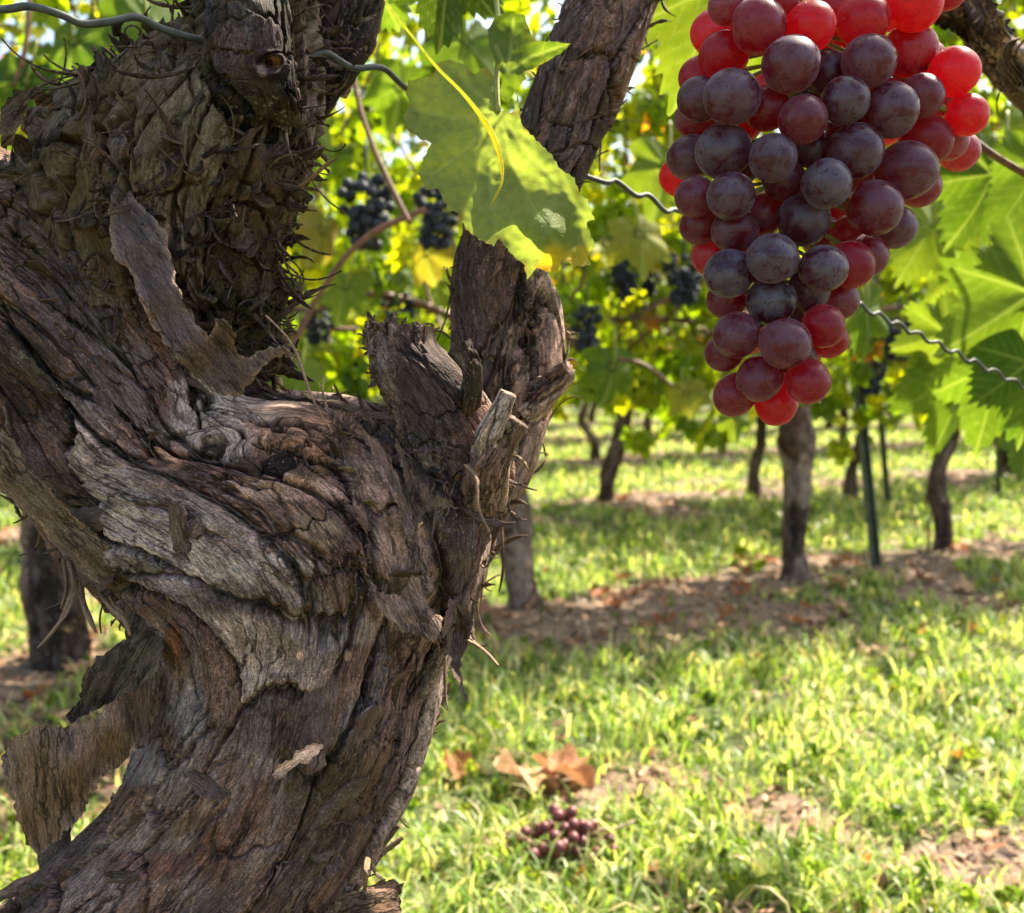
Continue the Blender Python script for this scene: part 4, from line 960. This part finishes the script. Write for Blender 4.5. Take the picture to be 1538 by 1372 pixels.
def full_vine(loc, k, label, group, trunk_m=None, scale=1.0, fol=True, name='grapevine'):
    r = empty(name, loc); tag(r, label, 'grapevine', group)
    if trunk_m is None:
        o = obj('trunk', TRK[k % 6], r, (0, 0, k * 1.9))
    o = obj('foliage', FOL[k % 5], r, (0, 0, ROW + (math.pi if k % 2 else 0)))
    obj('canes', CAN[k % 3], r, (0, 0, ROW))
    return r
def traced_vine(base, st, k, label, seed):
    loc, d = base_at(*base); r = full_vine(loc, k, label, 'vines of the rows behind', trunk_m=True)
    (V, Q, T, at), _ = tube_px([(a, b, c, e, d) for a, b, c, e in st], 150, 70, .9, amp=1.5, seed=seed, lump=2.0, shag=.1)
    mk('trunk', V, Q, T, BARK_FAR, at, r); TVROOT.append(r.name); return loc
used = []; TVROOT = []
TV = [((85, 1020), [(25, 1050, 150, 1050), (40, 1000, 135, 1005), (45, 940, 130, 945), (38, 880, 120, 880), (35, 800, 100, 800), (40, 720, 105, 720), (60, 620, 130, 620), (60, 500, 120, 500)], 'mossy footed vine trunk seen below the peeling bark at the far left edge'),
      ((790, 925), [(748, 960, 845, 950), (765, 910, 815, 905), (762, 870, 802, 870), (752, 820, 803, 820), (742, 770, 795, 765), (745, 700, 790, 700), (760, 600, 800, 600), (770, 520, 810, 520)], 'stout vine trunk standing just right of the old vine in the second row'),
      ((1188, 885), [(1160, 905, 1220, 900), (1170, 870, 1212, 870), (1174, 810, 1208, 810), (1178, 750, 1216, 750), (1176, 700, 1218, 700), (1166, 660, 1222, 655), (1172, 625, 1216, 620), (1180, 560, 1215, 560), (1180, 500, 1210, 500)], 'knobbly vine trunk standing directly below the ripe red bunch'),
      ((1415, 835), [(1395, 850, 1440, 850), (1404, 815, 1432, 812), (1400, 770, 1428, 770), (1395, 735, 1422, 730), (1400, 700, 1424, 700), (1412, 660, 1440, 665), (1422, 600, 1450, 600), (1425, 540, 1450, 540)], 'forked leaning vine trunk to the right of the tall green post'),
      ((905, 762), [(888, 775, 925, 770), (897, 740, 920, 742), (905, 700, 930, 700), (918, 660, 945, 662), (925, 620, 950, 620), (928, 560, 950, 560)], 'slanting vine trunk in the grass above the dark soil strip, leaning right'),
      ((1130, 752), [(1118, 765, 1146, 762), (1122, 730, 1142, 730), (1126, 700, 1144, 700), (1136, 660, 1152, 660), (1140, 600, 1156, 600)], 'slim dark vine trunk just left of the knobbly one, one row further back'),
      ((1278, 752), [(1266, 765, 1292, 762), (1268, 730, 1286, 730), (1272, 705, 1290, 705), (1282, 670, 1298, 670), (1284, 600, 1300, 600)], 'thin curved vine trunk immediately left of the green post'),
      ((1400, 757), [(1386, 768, 1412, 764), (1392, 735, 1414, 735), (1406, 705, 1420, 700), (1420, 670, 1434, 665), (1425, 600, 1440, 600)], 'dark vine trunk behind the forked leaning one')]
for k, (b, st, lab) in enumerate(TV):
    used.append(traced_vine(b, st, k, lab, 20. + k)[:2])
used = np.array(used)
# single leaves of the second row that hang forward, between the old vine and the stub
rv = bpy.data.objects[TVROOT[1]]
for (x, y, d, rp, td, tl, sd, c) in [(485, 345, 1.35, 62, 190, (.3, .9), 61, (.24, .19, .05)), (430, 300, 1.4, 70, 160, (.2, .4), 62, G2), (520, 430, 1.4, 60, 200, (.4, -.4), 63, G3), (460, 180, 1.3, 70, 185, (.2, .5), 64, G3),
                                     (600, 130, 1.4, 70, 190, (-.3, .3), 65, G2), (110, 60, 1.2, 85, 190, (.2, -.3), 66, G1), (220, 30, 1.2, 90, 170, (.3, .5), 67, G2), (40, 120, 1.2, 70, 200, (.1, .3), 68, G4), (300, 40, 1.25, 75, 200, (.2, .2), 69, G3),
                                     (920, 550, 1.6, 62, 185, (.1, .4), 70, G2), (1105, 625, 1.6, 40, 180, (.2, .2), 71, G3), (1030, 590, 1.7, 46, 170, (.3, -.4), 72, (.19, .19, .03)), (450, 560, 1.5, 60, 190, (.3, .4), 73, G3), (640, 380, 1.4, 60, 170, (.3, -.6), 74, (.24, .20, .03)),
                                     (1000, 250, 1.3, 80, 190, (.2, .3), 75, G3), (960, 350, 1.5, 70, 170, (.4, .3), 76, (.22, .22, .03)), (700, 60, 1.2, 80, 190, (.2, .3), 77, G2)]:
    placed_leaf(x, y, d, rp, td, tl, sd, c, rv, nang=60, nring=6)
# remaining vines of every row behind, by the row spacing
cnt = 8
farlab = {1: 'leafy vine of the second row at the edge of the picture, its trunk hardly seen', 2: 'leafy vine filling the gaps of the third row between the better seen trunks', 3: 'small vine standing in the fourth row', 4: 'thin dark vine standing in the fifth row', 5: 'distant vine of the sixth row', 6: 'distant vine of the seventh row'}
for k in range(1, 7):
    for j in range(-12, 30):
        s = j * .78 + (k * .31) % .78; p = E * s + NN * (ROW0 + ROWS * k) + rng.normal(0, .03, 2)
        if p[1] < .9 or abs(p[0]) > .56 * p[1] + (.9 if k < 4 else .4): continue
        if len(used) and np.min(np.linalg.norm(used - p, axis=1)) < (.42 if k < 3 else .3): continue
        full_vine((p[0], p[1], gz(p[0], p[1])[0]), cnt, farlab[k], 'vines of row %s' % ['', 'two', 'three', 'four', 'five', 'six', 'seven'][k]); cnt += 1
# the far vineyard reads as one mass
ps = []; rf = np.random.default_rng(77)
for k in range(7, 16):
    n = 3200; s = rf.uniform(-22, 34, n); y = rf.normal(0, .12, n); z = rf.uniform(.16, 1.7, n)
    pos = np.stack([E[0] * s + NN[0] * (ROW0 + ROWS * k + y), E[1] * s + NN[1] * (ROW0 + ROWS * k + y), z], 1)
    m = (pos[:, 1] > 3) & (np.abs(pos[:, 0]) < .62 * pos[:, 1] + 1); pos = pos[m]
    ps.append(leafcloud(pos, rf.uniform(.09, .14, len(pos)), 500 + k))
V, Q, T, at = cat(ps); far = mk('far_vine_rows', V, Q, T, LEAF_BG, at); tag(far, 'leafy mass of the farthest vine rows', 'vine rows', kind='stuff')

# unseen front row leaves added above the frame to shade the old trunk and dapple the light
def above(name_parent, seed, cx, n, lo, hi, half=.42, avoid=True):
    r = np.random.default_rng(seed); s = r.uniform(-half, half, n); y = r.normal(0, .10, n); z = r.uniform(lo, hi, n)
    pos = np.stack([cx[0] + E[0] * s + NN[0] * y, cx[1] + E[1] * s + NN[1] * y, z], 1)
    px, py, d = proj(pos); ok = (py < -160 * .4 / np.maximum(d, .1) - 90) | (px > 1750) | (px < -300)
    sv = np.array(sdir)
    for c, rad in ((P(1210, 250, .35), .13), (P(760, 200, .38), .05), (P(700, 700, .38), .05)):
        q = pos - c; tt = q @ sv; dd = np.linalg.norm(q - tt[:, None] * sv, axis=1); ok &= ~((tt > 0) & (dd < rad))  # leaves dropped towards the sun so bunch, big leaf and stub stay lit
    pos = pos[ok]; V, Q, T, at = leafcloud(pos, r.uniform(.045, .07, len(pos)), seed)
    return mk('foliage', V, Q, T, LEAF_BG, at, name_parent)
above(vine, 61, (-.05, .42), 90, .85, 1.45); above(nv, 62, (.75, .80), 170, .62, 1.45)
lv = empty('grapevine', (-.80, .08, 0)); tag(lv, 'neighbouring vine beyond the left edge, only its leaves showing', 'grapevine')

# vine canes and tendrils between the rows
for pts, rad, lab in (([(45, -20, 1.2), (42, 40, 1.2), (34, 90, 1.2), (22, 130, 1.2)], .0028, 'thin brown shoot hanging at the upper left corner'),
                      ([(528, 100, 1.1), (540, 160, 1.1), (560, 220, 1.1), (585, 275, 1.1), (615, 335, 1.1)], .0030, 'long red-brown shoot hanging left of the big green leaf'),
                      ([(640, 315, 1.3), (570, 345, 1.3), (520, 385, 1.3), (475, 450, 1.3), (440, 520, 1.3)], .0042, 'grey-brown cane slanting down to the left between the trunk and the stub'),
                      ([(930, 540, 1.6), (960, 545, 1.6), (985, 560, 1.6), (1010, 580, 1.6)], .0035, 'short pale cane slanting right of the old vine')):
    V, Q, T, at = pipe(P(*np.array(pts, float).T), rad, 7, 40); o = mk('vine_shoot', V, Q, T, CANE, None); tag(o, lab, 'shoot')

# hanging dark bunches
for i, (x, y, d, s, lab) in enumerate([(550, 285, 1.35, 1.0, 'blue-black bunch hanging left of the big green leaf, left one of the pair'), (655, 300, 1.35, .85, 'blue-black bunch half hidden behind the big green leaf, right one of the pair'),
                                       (1028, 400, 1.7, .9, 'dark purple bunch just left of the ripe red bunch'), (940, 405, 1.9, .8, 'dark bunch between the right arm and the ripe bunch'),
                                       (882, 480, 1.7, .8, 'dark bunch hanging right of the arm above the cut spur'), (1350, 495, 2.0, .9, 'dark bunch behind the wire right of the ripe bunch'),
                                       (600, 460, 1.8, .8, 'dark bunch in the shade above the pruned stub'), (1310, 560, 2.2, .8, 'dark bunch near the top of the green post'),
                                       (1400, 590, 2.6, .9, 'dark bunch low among the leaves right of the post'), (975, 425, 2.1, .6, 'small dark bunch beside the purple one left of the ripe bunch'),
                                       (480, 490, 1.9, .8, 'dark bunch low between the shaggy head and the stub')]):
    o = obj('grape_bunch', BUN[i % 3]); o.location = P(x, y - 20, d); o.scale = (s, s, s); o.rotation_euler = (0, 0, i); tag(o, lab, 'grapes', 'dark bunches hanging in the rows behind')

# ------------------------------------------------------------------ posts
def post(px_top, px_bot, w, label, d=None):
    b, dd = base_at(*px_bot); top = P(px_top[0], px_top[1], dd * 1.0)
    top = b + (top - b) * 1.9; r = empty('trellis_post', b); tag(r, label, 'post', 'metal trellis posts')
    C = np.array([b - [0, 0, .05], top]); n = 2; ax = nrm(top - b); side = nrm(np.cross(ax, Fv)); dp = np.cross(side, ax)
    prof = np.array([(-1, -.7), (-.55, -.7), (-.55, .45), (.55, .45), (.55, -.7), (1, -.7), (1, .8), (-1, .8)]) * w
    V = np.concatenate([c + prof[:, :1] * side + prof[:, 1:] * dp for c in C]); Q = gridfaces(2, 8)
    o = mk('channel', V, Q, None, POST, None, r, smooth=False)
    for k in range(12):
        c = b + (top - b) * (.12 + .07 * k) + side * w * 1.0 - dp * w * .3
        V, Q, T, _ = pipe(np.array([c, c + side * w * .5 + ax * w * .2, c + side * w * .6 + ax * w]), w * .16, 5, 5); mk('wire_hook', V, Q, T, POST, None, r)
post((1288, 545), (1320, 862), .011, 'dark green metal post leaning left of centre beyond the ripe bunch')
post((1322, 600), (1336, 756), .009, 'thin metal post just right of the leaning green one, farther back')
post((1500, 620), (1500, 748), .008, 'thin metal post near the right edge in the third row')
# wires of the rows behind
for k in (1, 2, 3):
    for h in (.58, .95):
        a = NN * (ROW0 + ROWS * k); p0 = a - E * 2.5; p1 = a + E * 7; t = np.linspace(0, 1, 40)[:, None]
        C = np.concatenate([p0 * (1 - t) + p1 * t, h + 0 * t], 1); V, Q = pipe_raw(C, .0014, 5); o = mk('trellis_wire', V, Q, None, WIRE)
        tag(o, '%s wire stretched along the %s row of vines' % ('low' if h < .7 else 'high', ['', 'second', 'third', 'fourth'][k]), 'wire')

# ------------------------------------------------------------------ grass
FB = base_at(842, 1290)[0]
def grass():
    r = np.random.default_rng(31); N0 = 330000
    y = .62 + (9.5 - .62) * r.random(N0) ** 1.45; x = (r.random(N0) * 2 - 1) * (.56 * y + .4)
    keepd = 1.0 / (1 + (y / 2.2) ** .4)
    so = soil(x, y); tuft = fbm(np.stack([x * 9, y * 9, x * 0], 1), 2)
    k = (np.hypot((x - FB[0]) / 1.3, y - FB[1] + .02) > .036) & (r.random(N0) < keepd * 1.15) & (r.random(N0) > so * 1.03) & (tuft + r.normal(0, .2, N0) > -.25); x, y, so, tuft = x[k], y[k], so[k], tuft[k]; n = len(x)
    z = gz(x, y); L = (.018 + .052 * r.random(n) ** 1.6) * (1 + .9 * np.clip(tuft, -.4, .6)) * (1 - .4 * so); Wd = .0009 * (1 + .5 * y) * (.7 + .8 * r.random(n))
    az = r.random(n) * 6.283; lean = r.uniform(.7, 2.1, n); D = np.stack([np.cos(az), np.sin(az), 0 * az], 1)
    faz = az + math.pi / 2 + r.normal(0, .5, n); Sd = np.stack([np.cos(faz), np.sin(faz), 0 * az], 1)
    P0 = np.stack([x, y, z - .003], 1); c0 = P0; pts = []
    ang = [0.15, .55, 1.0, 1.45]; cur = P0
    for j in range(4):
        wv = [1, .95, .7, .0][j]; pts.append((cur, wv))
        th = lean * ang[j]; cur = cur + (L / 3)[:, None] * (np.sin(th)[:, None] * D + np.cos(th)[:, None] * [0, 0, 1.0])
    V = []
    for j, (c, wv) in enumerate(pts):
        if j < 3: V += [c - Sd * (Wd * wv)[:, None], c + Sd * (Wd * wv)[:, None]]
        else: V += [c]
    V = np.stack(V, 1).reshape(-1, 3); o = (np.arange(n) * 7)[:, None]
    Q = np.concatenate([o + [0, 1, 3, 2], o + [2, 3, 5, 4]]); T = o + [4, 5, 6]
    pal = np.array([[.17, .26, .045], [.25, .33, .08], [.10, .18, .03], [.36, .40, .16], [.48, .42, .25], [.36, .40, .22]])
    c = pal[r.choice(6, n, p=[.23, .21, .18, .14, .12, .12])] * (.85 + .6 * r.random((n, 1)))
    lc = np.concatenate([np.repeat(c, 7, 0), np.ones((7 * n, 1))], 1)
    o = mk('grass', V, Q, T, GRASS, {'lc': lc}); tag(o, 'sunlit green grass growing between the vine rows', 'grass', kind='stuff'); print('blades', n)
grass()
# broad-leaved weeds mixed in the grass
r = np.random.default_rng(90); n = 3600; y = .7 + 5 * r.random(n) ** 1.3; x = (r.random(n) * 2 - 1) * (.56 * y + .3); k = r.random(n) > soil(x, y) * .9; x, y = x[k], y[k]
V, Q, T, at = leafcloud(np.stack([x, y, gz(x, y) + .012 + .02 * r.random(len(x))], 1), r.uniform(.008, .018, len(x)), 91, yellow=0)
at['lc'][:, :3] *= 1.1; o = mk('weeds', V, Q, T, GRASS, at); tag(o, 'small broad-leaved weeds among the grass', 'weeds', kind='stuff')

# ------------------------------------------------------------------ dead leaves and litter
def dryleafmesh(seed, col):
    V, Q, T = leaf(60, 6, seed, .15, .35, .16, .35); r = np.random.default_rng(seed); th = np.arctan2(V[:, 0], V[:, 1])
    V[:, 2] += .25 * np.sin(V[:, 0] * 5 + r.random() * 6) * np.hypot(V[:, 0], V[:, 1]) + .3 * V[:, 0] ** 2
    V[:, 2] *= -1; V[:, 2] -= V[:, 2].min(); n = len(V)
    return mesh('fallen_leaf', V, Q, T, DRY, {'lc': np.tile([*col, 1], (n, 1)), 'lp': V + seed, 'vein': np.zeros(n)})
DL = [dryleafmesh(700 + k, c) for k, c in enumerate([(.42, .20, .09), (.50, .30, .17), (.30, .15, .08), (.48, .36, .22), (.38, .14, .05)])]
def dry(px, py, size, rot, k, label, group=None, tilt=0.0, lift=.012):
    p, d = base_at(px, py); o = obj('fallen_leaf', DL[k]); o.location = (p[0], p[1], p[2] + lift); o.scale = (size,) * 3; o.rotation_euler = (tilt, tilt * .5, rot); tag(o, label, 'dead leaf', group); return o
dry(690, 1170, .030, .4, 4, 'orange-brown curled leaf beside the trunk edge, nearest the trunk', tilt=.3, lift=.012)
dry(795, 1195, .050, 2.2, 1, 'large pale orange dry leaf lying left of the fallen bunch', tilt=.1, lift=.012)
dry(838, 1190, .046, 4.0, 0, 'large folded tan leaf lying just above the fallen bunch', tilt=-.15, lift=.016)
dry(725, 950, .045, 1.0, 2, 'brown curled leaf on the soil at the foot of the stout vine', tilt=.2)
dry(100, 1015, .022, 1.0, 3, 'pale curled leaf beside the mossy trunk foot at left', tilt=.5, lift=.02)
dry(1350, 640, .05, 1.0, 0, 'yellow-orange leaf hanging low in the grass right of the post', lift=.1)
rl = np.random.default_rng(55); c = 0
while c < 110:
    py = rl.uniform(760, 1350) if rl.random() < .6 else rl.uniform(740, 960); px = rl.uniform(-40, 1570); p, d = base_at(px, py); s = soil(p[:1], p[1:2])[0]
    if rl.random() > s * 1.1 + .06 or (px > 1420 and py > 1130): continue
    dry(px, py, rl.uniform(.016, .034), rl.random() * 6.28, int(rl.integers(0, 5)), 'small dry brown leaf lying on the ground among others', 'small dead leaves scattered on the ground', tilt=rl.normal(0, .35), lift=.006); c += 1
def litter():
    r = np.random.default_rng(66); n = 34000; y = .7 + 6 * r.random(n) ** 1.3; x = (r.random(n) * 2 - 1) * (.56 * y + .3); k = r.random(n) < soil(x, y) * 1.0 + .16; x, y = x[k], y[k]; n = len(x)
    z = gz(x, y) + .002 + .006 * r.random(n); a = r.normal(0, 1, (n, 3)); a[:, 2] *= .35; a = nrm(a); up = r.normal(0, .45, (n, 3)) + [0, 0, 1]; b = nrm(np.cross(a, up)); nn = np.cross(a, b)
    L = (r.uniform(.003, .013, n) * (1 + .15 * y))[:, None]; w = L * r.uniform(.12, .8, n)[:, None]; c = np.stack([x, y, z], 1)
    V = np.stack([c - a * L, c - b * w * .8 - a * L * .2 + nn * w * .3, c + a * L, c + b * w + a * L * .1 + nn * w * .4, c - nn * w * .1], 1).reshape(-1, 3); o = (np.arange(n) * 5)[:, None]
    T = np.concatenate([o + [0, 1, 4], o + [1, 2, 4], o + [2, 3, 4], o + [3, 0, 4]])
    pal = np.array([[.40, .22, .12], [.50, .34, .22], [.22, .12, .07], [.60, .46, .32], [.12, .07, .045], [.45, .18, .07]]); cc = pal[r.choice(6, n, p=[.24, .2, .2, .1, .2, .06])] * r.uniform(.7, 1.2, (n, 1))
    o = mk('leaf_litter', V, None, T, DRY, {'lc': np.concatenate([np.repeat(cc, 5, 0), np.ones((5 * n, 1))], 1), 'lp': V * 20}); tag(o, 'crumbled dry leaves and bark crumbs covering the soil strips', 'leaf litter', kind='stuff')
litter()
# twigs
for i, (a, b, rad, lab) in enumerate([((862, 905), (888, 985), .004, 'pale broken stick lying on the soil right of the stout vine'), ((880, 1232), (935, 1258), .002, 'thin dry stalk lying over the fallen bunch'),
                                      ((735, 1240), (770, 1250), .002, 'short dry twig left of the fallen bunch'), ((1390, 790), (1392, 838), .004, 'short dark stake standing left of the forked vine')]):
    p, _ = base_at(*a); q, _ = base_at(*b)
    if i == 3: p = q + np.array([0, 0, .075])
    m = (p + q) / 2 + [0.003, 0, .008]; V, Q, T, at = pipe(np.array([p + [0, 0, .012], m, q + [0, 0, .006 if i != 3 else -.01]]), [rad, rad * .9, rad * .7], 7, 20); o = mk('twig', V, Q, T, PALEWOOD if i != 3 else CANE, None); tag(o, lab, 'twig')
# fallen bunch
p, d = base_at(842, 1290); fb = empty('grape_bunch', p + [0, 0, .0]); tag(fb, 'withered dark red bunch lying in the grass at the bottom centre', 'grapes')
rr_ = np.random.default_rng(8); pl = []
import bmesh
bm = bmesh.new(); bmesh.ops.create_icosphere(bm, subdivisions=3, radius=1.0); sm = bpy.data.meshes.new('grape'); bm.to_mesh(sm); bm.free(); sm.materials.append(FALLGRAPE)
sm.polygons.foreach_set('use_smooth', np.ones(len(sm.polygons), bool))
for _ in range(5000):
    if len(pl) > 44: break
    t = rr_.uniform(-1, 1); rad = rr_.uniform(.0048, .0072); q = np.array([t * .052, rr_.normal(0, .016) * (1 - .4 * abs(t)), rad + abs(rr_.normal(0, .014)) * (1 - .5 * abs(t)) + .004])
    if all(np.linalg.norm(q - a) > .93 * (rad + b) for a, b in pl): pl.append((q, rad))
for q, rad in pl:
    o = obj('grape', sm, fb); o.location = q; o.scale = (rad, rad, rad)
V, Q, T, at = pipe(np.array([p + [-.045, 0, .02], p + [0, 0, .026], p + [.05, .005, .024], p + [.075, .01, .03]]), .0014, 6, 20); mk('stalk', V, Q, T, PALEWOOD, None, fb)
# little seedling plant in front of the knobbly trunk
p, d = base_at(1130, 872); o = empty('seedling', p); tag(o, 'small dark green seedling left of the knobbly vine foot', 'plant')
r = np.random.default_rng(5); pos = np.stack([r.normal(0, .025, 9), r.normal(0, .02, 9), .02 + .05 * r.random(9)], 1); V, Q, T, at = leafcloud(pos, r.uniform(.018, .026, 9), 6, yellow=0, gmix=[.5, .1, 0, 0, 0, .4]); obj('foliage', mesh('foliage', V, Q, T, LEAF_BG, at), o)
V, Q, T, at = pipe(np.array([[0, 0, -.01], [0, 0, .03], [.005, 0, .06]]), .0015, 5, 6); obj('stem', mesh('stem', V, Q, T, STALK), o)
bpy.data.objects.remove(lv)
